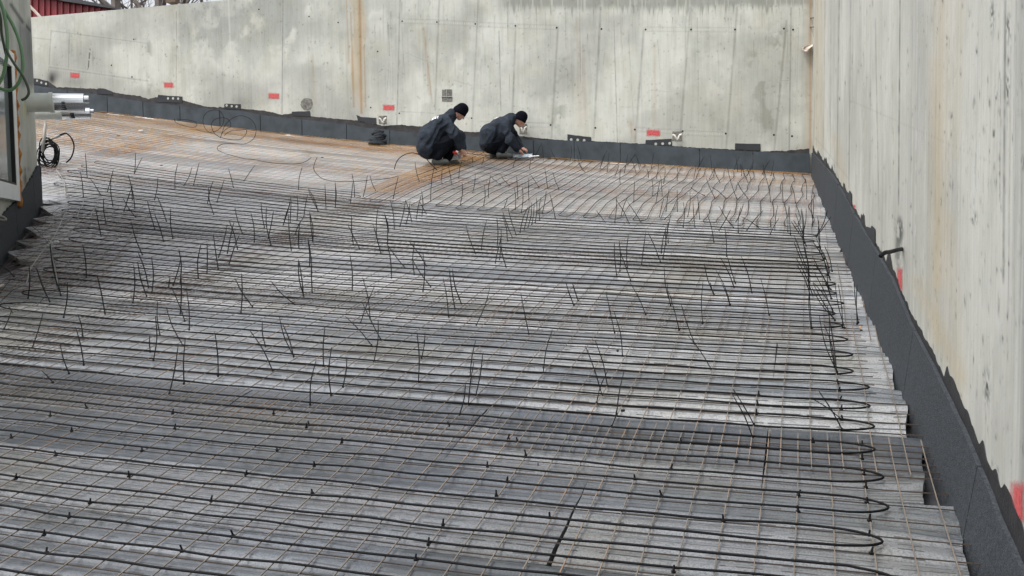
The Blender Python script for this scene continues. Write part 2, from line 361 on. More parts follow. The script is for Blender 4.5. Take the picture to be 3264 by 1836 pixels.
# ---- back wall
def back_wall():
    nx, nz = 1500, 360
    xs = np.linspace(-17.5, .83, nx); zs = np.linspace(.4, 4.64, nz); X, Z = np.meshgrid(xs, zs); Y = np.full_like(X, VB)
    PX, PY = topx(X, Y, Z)
    c = np.ones(X.shape + (3,)) * np.array((.52, .525, .485))
    n1 = fbm(X * .9, Z * 1.1, 3, 5); n2 = fbm(X * 3, Z * 2.5, 9, 5); n3 = fbm(X * 9, Z * .5, 21, 4); n4 = fbm(X * 26, Z * .35, 5, 3)
    c *= (.80 + .36 * sm(n1, .3, .68))[..., None]
    c = mixc(c, .48 * sm(n1 * .55 + n2 * .45, .52, .60) * sm(PX, 500, 600) * (1 - sm(PX, 930, 1000)) * (1 - sm(PY, 90, 260)), (.245, .265, .245))
    c = mixc(c, .35 * sm(n2, .55, .68), (.42, .43, .40))
    c = mixc(c, .22 * sm(fbm(X * 2.3, Z * 1.7, 44, 4), .55, .7), (.50, .47, .36))
    c *= (1 - .08 * sm(n3, .5, .72))[..., None]
    # dark damp band along the top with light drips
    edge = 26 + 26 * fbm(X * 1.7, Z * 0, 7, 3) + 26 * sm(n4, .5, .8) - 26
    dk = (1 - sm(PY, edge - 2, edge + 22)) * sm(PX, 1560, 1640) * (.62 + .3 * n2)
    c = mixc(c, dk * .85, (.20, .21, .185))
    c = mixc(c, sm(fbm(X * 38, Z * .6, 12, 2), .66, .74) * (1 - sm(PY, 25, 75)) * sm(PX, 1480, 1600) * .7, (.50, .50, .46))
    dk2 = sm(n2 * .5 + n1 * .5, .46, .6) * (1 - sm(PY, 60, 210)) * (1 - sm(PX, 1240, 1420)) * sm(PX, 500, 620)
    c = mixc(c, .35 * dk2, (.27, .285, .265))
    # algae patches right of centre
    for (a, b, wd, st) in [((2480, 110), (2440, 400), 38, .7), ((1800, 200), (1775, 400), 26, .55), ((2400, 190), (2420, 300), 34, .5), ((1305, 90), (1335, 160), 20, .3), ((475, 140), (478, 300), 9, .6), ((230, 110), (232, 180), 16, .45), ((2250, 350), (2330, 440), 26, .25)]:
        d, t = line_d(PX, PY, a, b); c = mixc(c, st * gs(d, wd) * sm(fbm(X * 5, Z * 5, 31, 4), .42, .6), (.255, .262, .225))
    # rust run
    cen = 1136 + 9 * np.sin(PY * .02) + (PY / 360) * 12
    wd = 29 - 9 * (PY / 360)
    run = (1 - sm(np.abs(PX - cen), wd * .55, wd)) * (1 - .55 * sm(PY, 230, 365)) * (1 - sm(PY, 330, 372))
    c = mixc(c, .55 * run * (.5 + .7 * fbm(PX * .09, PY * .008, 55, 3)), (.45, .33, .185))
    for (a, b, w_, st) in [((1146, 0), (1152, 360), 4, .75), ((1118, 40), (1128, 340), 3, .5), ((1160, 150), (1166, 340), 2.6, .5), ((1104, 0), (1112, 200), 3, .4), ((1352, 90), (1370, 300), 5, .3), ((1362, 190), (1378, 330), 2, .35), ((1840, 60), (1850, 400), 7, .15), ((1860, 150), (1866, 380), 5, .15), ((2086, 140), (2088, 400), 5, .2), ((995, 180), (1005, 330), 5, .2), ((2010, 390), (2020, 440), 8, .35), ((2583, 0), (2583, 470), 4, .55), ((2578, 0), (2578, 470), 14, .25)]:
        d, t = line_d(PX, PY, a, b); c = mixc(c, st * gs(d, w_), (.34, .20, .085))
    # pale bloom along the rust run, pale streak
    for (a, b, w_, st) in [((728, 0), (735, 160), 2.5, .6), ((1180, 240), (1190, 350), 12, .3), ((1260, 330), (1262, 390), 12, .35), ((1480, 300), (1500, 400), 40, .25), ((1250, 190), (1240, 360), 28, .2), ((2250, 250), (2230, 440), 46, .2), ((1700, 130), (1690, 400), 40, .2)]:
        d, t = line_d(PX, PY, a, b); c = mixc(c, st * gs(d, w_), (.60, .61, .57))
    # shutter joints: (from, to, half width px, strength)
    J = [((902, 0), (899, 362), 1.6, .75), ((1275, 0), (1265, 398), 2.2, .6), ((1400, 0), (1387, 350), 3, .5), ((1524, 0), (1505, 416), 2.6, .45), ((1644, 78), (1632, 400), 3, .45),
         ((562, 37), (562, 315), 1.5, .7), ((163, 97), (155, 226), 1.6, .55), ((221, 110), (218, 221), 1.8, .5), ((163, 98), (470, 138), 1.4, .55), ((158, 214), (470, 258), 2.2, .45), ((104, 120), (163, 127), 1.2, .5),
         (r4((310, 210)), r4((260, 1060)), 3.4, .45), (r4((640, 60)), r4((585, 1060)), 3.6, .5), (r4((970, 240)), r4((905, 1090)), 3.8, .55), (r4((1330, 60)), r4((1255, 1010)), 3.4, .4), (r4((1690, 60)), r4((1605, 1140)), 3.4, .45), (r4((2070, 160)), r4((1975, 1160)), 3, .5), (r4((2105, 60)), r4((2090, 1160)), 2.2, .7),
         (r4((740, 60)), r4((748, 400)), 1.3, .6), (r4((748, 400)), r4((768, 1095)), 1.3, .8), (r4((2030, 620)), r4((2090, 622)), 1.2, .6), (r4((475, 60)), r4((485, 640)), 1.2, .6), (r4((365, 60)), r4((372, 380)), 1.1, .5), (r4((850, 230)), r4((895, 970)), 1.2, .4), (r4((2160, 330)), r4((2150, 700)), 1.2, .35), (r4((1870, 700)), r4((1870, 1000)), 1.2, .3),
         (r2((1385, 858)), r2((1650, 872)), 1, .5), (r2((1700, 885)), r2((1945, 910)), 1, .35), (r2((2000, 935)), r2((2415, 945)), 1, .4), (r2((1430, 405)), r2((1640, 490)), 1, .5), (r2((1800, 615)), r2((1945, 660)), 1, .4), (r2((1300, 190)), r2((1308, 430)), 1.4, .7), (r2((1320, 210)), r2((1322, 400)), 1, .5), (r2((1305, 480)), r2((1290, 700)), 1.2, .45), (r2((1330, 480)), r2((1335, 745)), 1, .45), (r2((1600, 480)), r2((1600, 720)), 1.2, .3), (r2((2150, 240)), r2((2165, 850)), 1.5, .7),
         (r4((0, 940)), r4((240, 950)), 1, .4), (r4((910, 985)), r4((1230, 1005)), 1, .35), (r4((1280, 1000)), r4((1600, 1018)), 1, .35), (r4((790, 822)), r4((910, 825)), 1, .4), (r4((1025, 693)), r4((1165, 708)), 1, .4)]
    for i, (a, b, w_, st) in enumerate(J):
        d, t = line_d(PX, PY, a, b); c = mixc(c, st * gs(d, w_) * (.55 + .6 * vn(t * 23, t * 0 + i, 91)), (.20, .20, .185))
        c = mixc(c, .2 * gs(np.abs(d - w_ * 2.2), w_), (.56, .57, .54))
    # horizontal shutter stiffener prints between the tie holes: pale band with dots
    H = [((1282, 67), (1392, 70)), ((1402, 71), (1515, 77)), ((1530, 78), (1640, 83)), ((1655, 84), (1770, 87)), ((2058, 93), (2200, 94)), ((2206, 94), (2340, 95)), ((2030, 412), (2170, 421)), ((2180, 424), (2310, 428)), (r4((70, 960)), r4((240, 962)))]
    for a, b in H:
        d, t = line_d(PX, PY, a, b); L = math.hypot(b[0] - a[0], b[1] - a[1])
        c = mixc(c, .35 * (gs(np.abs(d - 7), 1.2)), (.26, .26, .24)); c = mixc(c, .28 * gs(d, 5), (.42, .42, .40))
        c = mixc(c, .7 * gs(d, 1.7) * sm(np.sin(t * L * .9), .1, .6) * (t > 0) * (t < 1), (.66, .67, .64))
    # thin random drips
    rs = np.random.RandomState(4)
    for k in range(150):
        x0 = rs.uniform(1180, 2560); y0 = rs.choice([rs.uniform(0, 60), rs.uniform(60, 250)]); L = rs.uniform(30, 190); xx = x0 + rs.uniform(-5, 5)
        s = (np.abs(PX - x0) < 12); 
        if not s.any(): continue
        d, t = line_d(PX, PY, (x0, y0), (xx, y0 + L)); c = mixc(c, rs.uniform(.18, .6) * gs(d, rs.uniform(.8, 1.3)) * (1 - t) * (.5 + .8 * vn(PY * .09, PX * 0 + k, 8)), (.17, .165, .14))
    for k in range(620):       # blow holes and chips
        x0 = rs.uniform(110, 2570); y0 = rs.uniform(0, 440); 
        d2 = ((PX - x0) / rs.uniform(1, 2.4)) ** 2 + ((PY - y0) / rs.uniform(1, 3.6)) ** 2
        c = mixc(c, rs.uniform(.25, .8) * np.exp(-d2), (.16, .16, .145))
    # soot mark near the far left, grey smudges
    for (x0, y0, w_, h_, st) in [(166, 250, 13, 20, .95), (178, 238, 22, 16, .35), (240, 262, 40, 16, .35), (770, 325, 30, 22, .3), (296, 185, 4, 24, .3)]:
        d2 = ((PX - x0) / w_) ** 2 + ((PY - y0) / h_) ** 2; c = mixc(c, st * np.exp(-d2) * (.6 + .6 * n2), (.05, .045, .05))
    d, t = line_d(PX, PY, (287, 157), (281, 222)); c = mixc(c, .9 * gs(d, 1.8) * sm(vn(PY * .2, PX * .3, 3), .35, .5), (.03, .03, .03))
    c = mixc(c, .35 * (1 - sm(Z * 0 + (PY), 0, 1)) * 0, (.5, .5, .5))
    return X, Y, Z, c
X, Y, Z, c = back_wall()
# the wall is one thing: front face sheet, core behind, strips and marks as parts
bw = tag(empty('concrete_wall', (-8, VB, .4)), 'long stained concrete retaining wall behind the two workers with an orange rust run', 'wall', kind='thing')
face = grid_obj('wall_face', X, Y, Z, c, M['concrete']); keep(face, bw)
k = MB(); k.box((-8.33, VB + .205, 2.2), (9.2, 0, 0), (0, .2, 0), (0, 0, 2.439)); keep(k.build('wall_core', M['plain_concrete']), bw)

# ---- side wall
def side_wall():
    ny, nz = 620, 520
    u = np.linspace(1 / 2.2, 1 / VB, ny); ys = 1 / u; zs = np.linspace(-2.2, 5.2, nz); Y, Z = np.meshgrid(ys, zs); X = .885 - .0055 * (Y - 4)
    PX, PY = topx(X, Y, Z)
    c = np.ones(X.shape + (3,)) * np.array((.56, .56, .52))
    n1 = fbm(Y * 1.2, Z * 1.0, 103, 5); n3 = fbm(Y * 14, Z * .45, 121, 4); n4 = fbm(Y * 45, Z * .6, 75, 3); n5 = fbm(Y * 5, Z * .25, 61, 4)
    c *= (.86 + .24 * sm(n1, .3, .7))[..., None]
    c *= (1 - .10 * sm(n3, .5, .75))[..., None]; c *= (1 - .07 * sm(n4, .55, .75))[..., None]
    c = mixc(c, .25 * sm(n5, .5, .68), (.58, .56, .48))
    c = mixc(c, .4 * sm(fbm(Y * 22, Z * .3, 15, 3), .58, .68) , (.60, .60, .56))
    VL = [((2869, 0), (2864, 655), 1.8, .95), ((2675, 0), (2668, 560), 2, .6), ((2712, 0), (2706, 600), 1.6, .55), ((2630, 0), (2624, 500), 1.8, .4), ((2790, 60), (2802, 700), 1.6, .5), ((2606, 0), (2602, 470), 1.6, .5), ((2648, 0), (2648, 500), 1.4, .3), ((2985, 120), (2980, 700), 1.8, .35), ((3205, 0), (3198, 900), 4, .7), ((3190, 250), (3186, 640), 2, .5), ((3222, 150), (3214, 1000), 2, .4), ((3240, 0), (3232, 1000), 2, .35), ((3120, 0), (3110, 600), 1.3, .3), ((2590, 0), (2588, 470), 3, .3)]
    for i, (a, b, w_, st) in enumerate(VL):
        d, t = line_d(PX, PY, a, b); c = mixc(c, st * gs(d, w_) * (.5 + .7 * vn(t * 30, t * 0 + i, 9)), (.15, .15, .14))
    for (a, b, w_, st) in [((3000, 0), (2990, 900), 26, .38), ((2975, 200), (2985, 1100), 18, .25), ((2610, 0), (2610, 470), 16, .40), ((3060, 0), (3045, 500), 16, .28), ((3030, 700), (3060, 1300), 22, .25), ((2660, 440), (2700, 640), 16, .35), ((2920, 900), (3060, 1200), 26, .35)]:
        d, t = line_d(PX, PY, a, b); c = mixc(c, st * gs(d, w_) * (.4 + fbm(Y * 30, Z * .4, 41, 3)), (.52, .42, .26))
    d, t = line_d(PX, PY, (2710, 320), (3195, 534)); c = mixc(c, .38 * gs(d, 1.5), (.30, .30, .28))
    d, t = line_d(PX, PY, (2600, 440), (2705, 570)); c = mixc(c, .38 * gs(d, 1.5), (.30, .30, .28))
    rs = np.random.RandomState(14)
    for kk in range(70):       # thin broken board lines
        x0 = 2590 + 670 * rs.uniform(0, 1); y0 = rs.uniform(-50, 600); L = rs.uniform(120, 900); msk = np.abs(PX - x0) < 14
        d, t = line_d(PX, PY, (x0, y0), (x0 - L * .008, y0 + L))
        c = mixc(c, rs.uniform(.10, .38) * gs(d, rs.uniform(.7, 1.4)) * sm(vn(PY * .03, PX * 0 + kk, 18), .3, .6), (.20, .195, .18))
    for kk in range(330):      # black vertical chips
        x0 = rs.uniform(2600, 3262); y0 = rs.uniform(0, 1500); wx = rs.uniform(.7, 1.5) * (1 + (x0 - 2600) / 500); hy = rs.uniform(3, 9) * (1 + (x0 - 2600) / 600)
        d2 = ((PX - x0) / wx) ** 2 + ((PY - y0) / hy) ** 2
        c = mixc(c, rs.uniform(.2, .85) * np.exp(-d2) * sm(vn(PX * .7, PY * .35, kk), .2, .5), (.07, .07, .065))
    for (x0, y0, w_, h_) in [(3163, 55, 6, 50), (3215, 90, 8, 40), (3113, 162, 3, 12), (3175, 305, 4, 18), (3105, 335, 4, 20), (3100, 455, 3, 16), (3168, 430, 4, 22), (3105, 695, 9, 18), (3146, 1235, 9, 50), (3018, 130, 4, 14), (3212, 280, 6, 60), (3260, 520, 6, 22), (3034, 372, 4, 10)]:
        d2 = ((PX - x0) / w_) ** 2 + ((PY - y0) / h_) ** 2; c = mixc(c, .95 * np.exp(-d2) * sm(fbm(PX * .25, PY * .12, 77, 3), .45, .55), (.05, .05, .045))
    # dirty flare at the damp edge near the corner of the picture
    c = mixc(c, .5 * sm(PX, 3215, 3264) * sm(n3, .3, .6), (.25, .25, .24))
    # peeled shelf by the strip: dark patch around the pocket
    for (x0, y0, w_, h_, st) in [(2868, 735, 12, 46, .95), (2862, 800, 10, 60, .7)]:
        d2 = ((PX - x0) / w_) ** 2 + ((PY - y0) / h_) ** 2; c = mixc(c, st * np.exp(-d2 ** 2) * sm(fbm(PX * .2, PY * .06, 7, 3), .30, .5), (.10, .10, .095))
    return X, Y, Z, c
X, Y, Z, c = side_wall()
sw = tag(empty('concrete_wall', (.9, 6, -2)), 'pale board-marked concrete wall running along the right side of the ramp', 'wall', kind='thing')
face = grid_obj('wall_face', X, Y, Z, c, M['concrete_side']); keep(face, sw)
k = MB(); a, b = DX(-1), DX(VB); k.prism([(a + .003, -1, -2.2), (b + .003, VB, -2.2), (b + .3, VB, -2.2), (a + .3, -1, -2.2)], (0, 0, 7.39)); keep(k.build('wall_core', M['plain_concrete']), sw)

def interp_poly(P, n):     # resample polyline evenly in its x
    xs = [p[0] for p in P]; return np.interp(n, xs, [p[1] for p in P])
# ---- foam strip, bitumen edge and tabs on the back wall
MT = [r1(p) for p in [(120, 425), (180, 438), (330, 462), (480, 482), (560, 495), (720, 520), (930, 545), (1127, 562)]] + [r2(p) for p in [(0, 842), (160, 853), (320, 885), (640, 920), (960, 955), (1190, 990), (1320, 1002), (1400, 1015), (1850, 1050), (2300, 1075)]] + [r4(p) for p in [(0, 1064), (250, 1077), (780, 1097), (1400, 1142), (1880, 1170), (2245, 1182)]]
BT = [r1(p) for p in [(120, 395), (175, 402), (240, 412), (290, 445), (500, 455), (580, 472), (720, 492), (760, 508), (800, 498), (930, 512), (1060, 545), (1127, 552)]] + [r2(p) for p in [(0, 820), (160, 835), (350, 850), (480, 880), (560, 870), (700, 890), (820, 905), (1050, 925), (1200, 955), (1270, 968), (1390, 958), (1550, 972), (1850, 1010), (2000, 1015), (2300, 1045)]] + [r4(p) for p in [(0, 1040), (150, 1060), (380, 1080), (600, 1085), (980, 1105), (1240, 1125), (1630, 1147), (1900, 1162), (2060, 1158), (2245, 1142)]]
MT.sort(); BT.sort()
seams = [r1((345, 0))[0], 341, 455, 573, 700, 829, 962, 1104, 1242, 1388, 1545, 1700, 1830, 1977, 2230, 2400, 2582]
seams = [40] + seams
lines = []
for i in range(len(seams) - 1):
    a, b = seams[i] + .9, seams[i + 1] - .9; xs = np.linspace(a, b, 14); lo = []; hi = []
    for x in xs:
        t = onB(x, float(interp_poly(MT, x)) + random.uniform(-.8, .8), VB - .045); 
        lo.append(Vector((t.x, VB - .05, S(t.x, VB) - .12))); hi.append(t)
    k = MB(); k.ribbon(lo, hi, (0, .04, 0)); keep(k.build('foam_strip', M['membrane']), bw)
    lines.append(hi)
k = MB(); xs = np.arange(40, 2583, 4.0); lo = []; hi = []
for x in xs:
    j = 2.2 * float(vn(x * .11, 0.0, 5)) + 1.5 * random.random()
    t = onB(x, float(interp_poly(BT, x)) - 1 + j, VB - .004); q = onB(x, float(interp_poly(MT, x)) + 8, VB - .004)
    if t.z < q.z + .01: t.z = q.z + .01
    lo.append(Vector((t.x, VB - .004, q.z))); hi.append(t)
k.ribbon(lo, hi, (0, .0025, 0)); keep(k.build('bitumen_edge', M['bitumen_brown']), bw)
def plate(pxs, name, material, off=.008, th=.005, V=VB, parent=None, rag=0):
    poly = []
    n = len(pxs)
    for i in range(n):
        a, b = pxs[i], pxs[(i + 1) % n]; kk = 6 if rag else 1
        for j in range(kk):
            t = j / kk; poly.append(onB(a[0] + (b[0] - a[0]) * t + rag * random.uniform(-1, 1), a[1] + (b[1] - a[1]) * t + rag * random.uniform(-1, 1), V - off))
    k = MB(); k.prism(poly, (0, th, 0)); o = k.build(name, material); keep(o, parent); return o
def disc(px, py, r, name, material, off, parent, sq=1.0, n=12):
    c0 = onB(px, py, VB - off); poly = [c0 + Vector((r * math.cos(a), 0, r * sq * math.sin(a))) for a in [2 * math.pi * i / n for i in range(n)]]
    k = MB(); k.prism(poly, (0, .002, 0)); o = k.build(name, material); keep(o, parent); return o
def tab(corners, holes):
    t = plate(corners, 'felt_tab', M['tab'], .012, .006, parent=bw, rag=.5)
    for h in holes:
        o = disc(h[0], h[1], .024, 'tab_hole', M['plain_concrete'], .0135, bw)
        o.location = Vector(o.location) - Vector(t.location); o.parent = t
tab([r1((178, 400)), r1((250, 436)), r1((250, 412)), r1((215, 400))], [r1((192, 415)), r1((214, 424)), r1((236, 430))]) if False else None
tab([r1((498, 482)), r1((578, 486)), r1((578, 470)), r1((530, 453)), r1((502, 453))], [])
tab([r1((802, 522)), r1((935, 528)), r1((935, 495)), r1((870, 492)), r1((812, 486))], [r1((862, 505)), r1((888, 505)), r1((914, 506))])
tab([r1((1150, 556)), r1((1234, 562)), r1((1234, 535)), r1((1152, 532))], [r1((1163, 541)), r1((1189, 545)), r1((1214, 547))])
tab([r2((555, 888)), r2((696, 898)), r2((695, 855)), r2((556, 860))], [])
tab([r2((1065, 930)), r2((1205, 955)), r2((1204, 908)), r2((1090, 900)), r2((1052, 885))], [])
tab([r4((383, 1082)), r4((567, 1088)), r4((565, 1055)), r4((383, 1034))], [r4((412, 1074)), r4((462, 1077)), r4((512, 1080))])
tab([r4((983, 1112)), r4((1187, 1122)), r4((1186, 1068)), r4((985, 1078))], [r4((1063, 1108)), r4((1116, 1106)), r4((1170, 1103))])
tab([r4((1672, 1150)), r4((1870, 1160)), r4((1868, 1108)), r4((1674, 1103))], [])
tab([r1((176, 432)), r1((246, 444)), r1((244, 418)), r1((200, 404)), r1((178, 402))], [r1((190, 414)), r1((212, 424)), r1((236, 430))])
for p in [(300, 213), (645, 223), (985, 227), (1335, 227), (1673, 227), (2050, 220), (2120, 228), (253, 962), (598, 984), (902, 997), (1270, 1010), (1602, 1028), (1972, 1038), (2112, 1048)]: disc(*r4(p), .017, 'tie_hole', M['black'], .0025, bw)
for p in [(1405, 163), (1672, 170), (1968, 184), (2276, 199), (1383, 872), (1940, 910), (688, 127), (302, 72), (912, 173), (1216, 396), (1163, 828)]: disc(*r2(p), .015, 'tie_hole', M['black'], .0025, bw, 1.0)
for p in [(686, 202), (677, 395), (572, 335)]: disc(*r1(p), .016, 'tie_hole', M['black'], .0025, bw)
# sprayed marks
def sprayed(corners, parent, wall='b', n=20, m_=10):
    (x0, y0), (x1, y1) = corners; vs = []; fs = []; ed = []
    for j in range(m_ + 1):
        for i in range(n + 1):
            u, v = i / n, j / m_; px, py = x0 - 2 + (x1 - x0 + 4) * u, y0 - 2 + (y1 - y0 + 4) * v + (u - .5) * 1.5
            vs.append(onB(px, py, VB - .003) if wall == 'b' else onR(px, py, .003)); ed.append(min(1, min(u, 1 - u) * n / 4.5, min(v, 1 - v) * m_ / 3.5))
    for j in range(m_):
        for i in range(n): a = j * (n + 1) + i; fs.append((a, a + 1, a + n + 2, a + n + 1))
    o = mesh_obj('paint_mark', vs, fs, M['paint']); at = o.data.attributes.new('edge', 'FLOAT', 'POINT'); at.data.foreach_set('value', ed); keep(o, parent)
for a, b in [(r1((358, 370)), r1((410, 403))), (r1((838, 420)), r1((893, 453))), (r2((370, 713)), r2((465, 767))), (r2((1252, 802)), r2((1352, 856))), (r4((983, 992)), r4((1105, 1053)))]: sprayed((a, b), bw)
# broken-out pockets with a loop of rope
def pocket(x0, y0, x1, y1, rope=True):
    p = plate([(x0, y1), (x1, y1), (x1, y0), (x0, y0)], 'wall_pocket', M['rough_concrete'], .004, .003, parent=bw, rag=.8)
    if rope:
        w_, h_ = x1 - x0, y1 - y0
        pts = [onB(x0 + w_ * u, y0 + h_ * v, VB - .03 - .04 * math.sin(v * 3)) for u, v in [(.05, .35), (.25, .45), (.40, .75), (.50, .95), (.62, .7), (.72, .42), (.95, .3)]]
        k = MB(); k.tube(catmull(pts, 4), .016, 6); o = k.build('rope_loop', M['rope'], smooth=True); keep(o, bw)
pocket(*r2((1225, 890)), *r2((1287, 953))); pocket(*r4((1190, 1012)), *r4((1267, 1085))); pocket(*r4((15, 952)), *r4((73, 1032)))
pocket(*r2((1712, 688)), *r2((1790, 782)), rope=False)
k = MB(); k.tube([onB(*r2((1708, 742)), VB - .012), onB(*r2((1790, 745)), VB - .012)], .007, 5); k.tube([onB(*r2((1748, 690)), VB - .012), onB(*r2((1750, 745)), VB - .012)], .007, 5); keep(k.build('pocket_bars', M['plain_concrete']), bw)
poly = [(r2((672, 800))[0] + 18 * math.cos(a) * (1 + .2 * random.random()), r2((672, 800))[1] + 19 * math.sin(a) * (1 + .15 * random.random())) for a in [i * .5 for i in range(12)]]
plate(poly, 'concrete_patch', M['rough_concrete'], .004, .003, parent=bw, rag=.8)

# ---- foam strip and bitumen on the side wall (strip leans: foot stands off the wall)
RTOP = [(2587, 482), (2625, 520), (2660, 560), (2700, 628), (2711, 650), (2760, 735), (2797, 794), (2850, 885), (2910, 1025), (2960, 1120), (3030, 1262), (3097, 1398), (3160, 1552), (3230, 1715), (3330, 1940)]
rt = [onR(x, y) for x, y in RTOP]; ry = [p.y for p in rt][::-1]; rz = [p.z for p in rt][::-1]
def ztop(y): return float(np.interp(y, ry, rz))
ys_s = [2.0, 3.05, 4.15, 5.8, 7.55, 9.3, 11.1, 12.9, 14.6, VB - .06]
for i in range(len(ys_s) - 1):
    lo = []; hi = []
    for y in np.linspace(ys_s[i] + .006, ys_s[i + 1] - .006, 12):
        zt = ztop(y) + .006 * random.uniform(-1, 1); f = min(1, (16.5 - y) / 8)
        hi.append(Vector((DX(y) - .022, y, zt))); lo.append(Vector((DX(y) - .04 - .05 * f, y, S(.8, y) - .16)))
    k = MB(); k.ribbon(lo, hi, (.02, 0, 0)); keep(k.build('foam_strip', M['membrane_side']), sw)
k = MB(); lo = []; hi = []
BE = [(2.2, .12), (3.0, .14), (3.3, .12), (3.55, .15), (3.8, .17), (3.86, .10), (4.15, .15), (4.22, .08), (4.6, .10), (4.9, .14), (4.98, .03), (5.3, .06), (5.8, .03), (6.4, .02), (6.75, .05), (7.0, .16), (7.15, .02), (7.6, .02), (8.2, .02), (8.5, .03), (8.55, .18), (8.8, .14), (8.85, .02), (10, .02), (10.6, .14), (10.65, .02), (12, .05), (12.2, .16), (12.3, .02), (13.5, .12), (13.6, .03), (15, .14), (15.1, .04), (16.2, .14)]
for y in np.arange(2.2, VB - .02, .018):
    e = float(np.interp(y, [b[0] for b in BE], [b[1] for b in BE])) * (.35 + .45 * float(vn(y * 14, 0.0, 6))) + .035 * float(fbm(y * 11, 0.0, 3, 4))
    lo.append(Vector((DX(y) - .0035, y, ztop(y) - .05))); hi.append(Vector((DX(y) - .0035, y, ztop(y) + e)))
k.ribbon(lo, hi, (.0025, 0, 0)); keep(k.build('bitumen_edge', M['bitumen']), sw)
for (a, b) in [((2648, 548), (2657, 575)), ((2715, 650), (2728, 684)), ((2855, 845), (2880, 935)), ((3212, 1520), (3275, 1680))]: sprayed((a, b), sw, 'r', 10, 12)
for (x0, y0, x1, y1) in [(2762, 722, 2788, 775), (2696, 610, 2714, 650), (2626, 505, 2634, 530)]:
    k = MB(); k.prism([onR(x0, y1, .010), onR(x1, y1 + 6, .010), onR(x1, y0 + 8, .010), onR((x0 + x1) / 2 + 3, y0 - 3, .010), onR((x0 + x1) / 2, y0 + 5, .010), onR(x0, y0, .010)], (.004, 0, 0)); keep(k.build('felt_tab', M['tab']), sw)

# ---- cable stub out of the side wall, reinforcement stubs and cloth by the corner
pts = [onR(2876, 794, .0), onR(2860, 797, .06), onR(2838, 803, .12), onR(2820, 806, .17), onR(2807, 816, .2)]
k = MB(); k.tube(catmull(pts, 5), .013, 7); tag(k.build('cable_stub', M['cable'], smooth=True), 'thick black cable poking out of the dark patch in the right wall', 'cable')
for i, (x0, y0, x1, y1) in enumerate([(2583, 58, 2624, 53), (2583, 87, 2620, 83)]):
    a = onB(x0, y0); b = atdepth(x1, y1, (a - Vector((0, 0, 0))).dot(FW) - .5)
    k = MB(); k.tube([a, b], .008, 6); tag(k.build('reinforcement_bar', M['rust_sheet']), ['upper of two short steel bars sticking out at the wall corner', 'lower of two short steel bars sticking out at the wall corner'][i], 'steel bar', 'steel bars sticking out at the corner')
D0 = onB(2578, 150).dot(FW) - .12
k = MB(); rs = random.Random(3); pts = [atdepth(2562 + u * 22, 147 + v * 17, D0 + .05 * rs.random()) for u, v in [(0, .1), (.25, -.1), (.6, -.25), (1, -.35), (1.25, -.4), (1.3, 0), (1.0, .2), (.75, .7), (.45, .95), (.15, 1.0), (-.1, .6)]]
k.prism(pts, FW * .07); tag(k.build('cloth_rag', M['cloth']), 'crumpled pale cloth hanging at the corner of the two concrete walls', 'cloth')

# ------------------------------------------------------------------ the house wall on the left
LA = onS(151, 652, -.05); LB = onS(-8, 872, -.05); LA.z = LB.z = 0
ld = (LB - LA).normalized(); LN = Vector((-ld.y, ld.x, 0));  LN = LN if LN.dot(-LA) > 0 else -LN
LA = LA - LN * .10
def onL(px, py, off=0.0):
    d = ray(px, py); den = d.dot(LN); t = (LA + LN * off).dot(LN) / den; return d * t
# a near edge-on wall: positions on it are set by height (z) and distance s from its far corner
def sL(px, py, off=0.0): p = onL(px, py, off); return (p - LA).dot(ld), p.z
def PL(s, z, off=0.0): return LA + ld * s + LN * off + Vector((0, 0, z))
lw = tag(empty('house_wall', LA), 'rendered house wall at the left edge with a white framed window', 'wall', kind='thing')
def lgrid():
    ns, nz = 260, 420; s = np.linspace(0, 4.6, ns); z = np.linspace(-1.5, 4.2, nz); Sg, Z = np.meshgrid(s, z)
    X = LA.x + ld.x * Sg; Y = LA.y + ld.y * Sg
    PX, PY = topx(X, Y, Z); n1 = fbm(Sg * 2, Z * 1.2, 201, 5); n2 = fbm(Sg * 9, Z * .8, 211, 4)
    c = np.ones(X.shape + (3,)) * np.array((.50, .51, .45)); c *= (.85 + .25 * sm(n1, .3, .7))[..., None]
    c = mixc(c, .5 * sm(n2, .5, .7), (.36, .37, .34))
    # scorched grey flank towards the far corner, black crack line
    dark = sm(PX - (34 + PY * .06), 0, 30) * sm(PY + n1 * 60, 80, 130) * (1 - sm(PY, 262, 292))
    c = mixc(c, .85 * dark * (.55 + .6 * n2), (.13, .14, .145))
    d, t = line_d(PX, PY, (35, 15), (72, 70)); c = mixc(c, .8 * gs(d, 6) * sm(n1, .3, .55), (.05, .05, .05))
    d, t = line_d(PX, PY, (72, 70), (104, 105)); c = mixc(c, .9 * gs(d, 4) * sm(n2, .3, .5), (.04, .04, .04))
    d, t = line_d(PX, PY, (95, 370), (100, 480)); c = mixc(c, .6 * gs(d, 2) * sm(n2, .4, .6), (.05, .05, .05))
    for (x0, y0, w_, h_) in [(88, 540, 12, 8), (82, 570, 8, 24)]:
        d2 = ((PX - x0) / w_) ** 2 + ((PY - y0) / h_) ** 2; c = mixc(c, .85 * np.exp(-d2) * sm(n1 * .5 + n2 * .5, .38, .55), (.07, .045, .04))
    d2 = ((PX - 78) / 8) ** 2 + ((PY - 350) / 28) ** 2; c = mixc(c, .5 * np.exp(-d2), (.52, .50, .18))
    return X, Y, Z, c
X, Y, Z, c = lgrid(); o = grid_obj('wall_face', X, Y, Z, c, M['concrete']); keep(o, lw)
k = MB(); k.prism([PL(0, -1.5, -.003), PL(4.6, -1.5, -.003), PL(4.6, -1.5, -.35), PL(0, -1.5, -.35)], (0, 0, 5.7)); keep(k.build('wall_core', M['plain_concrete']), lw)
LT = [(120, 528), (104, 560), (88, 590), (74, 612), (50, 642), (24, 668), (0, 695), (-60, 760), (-160, 880)]
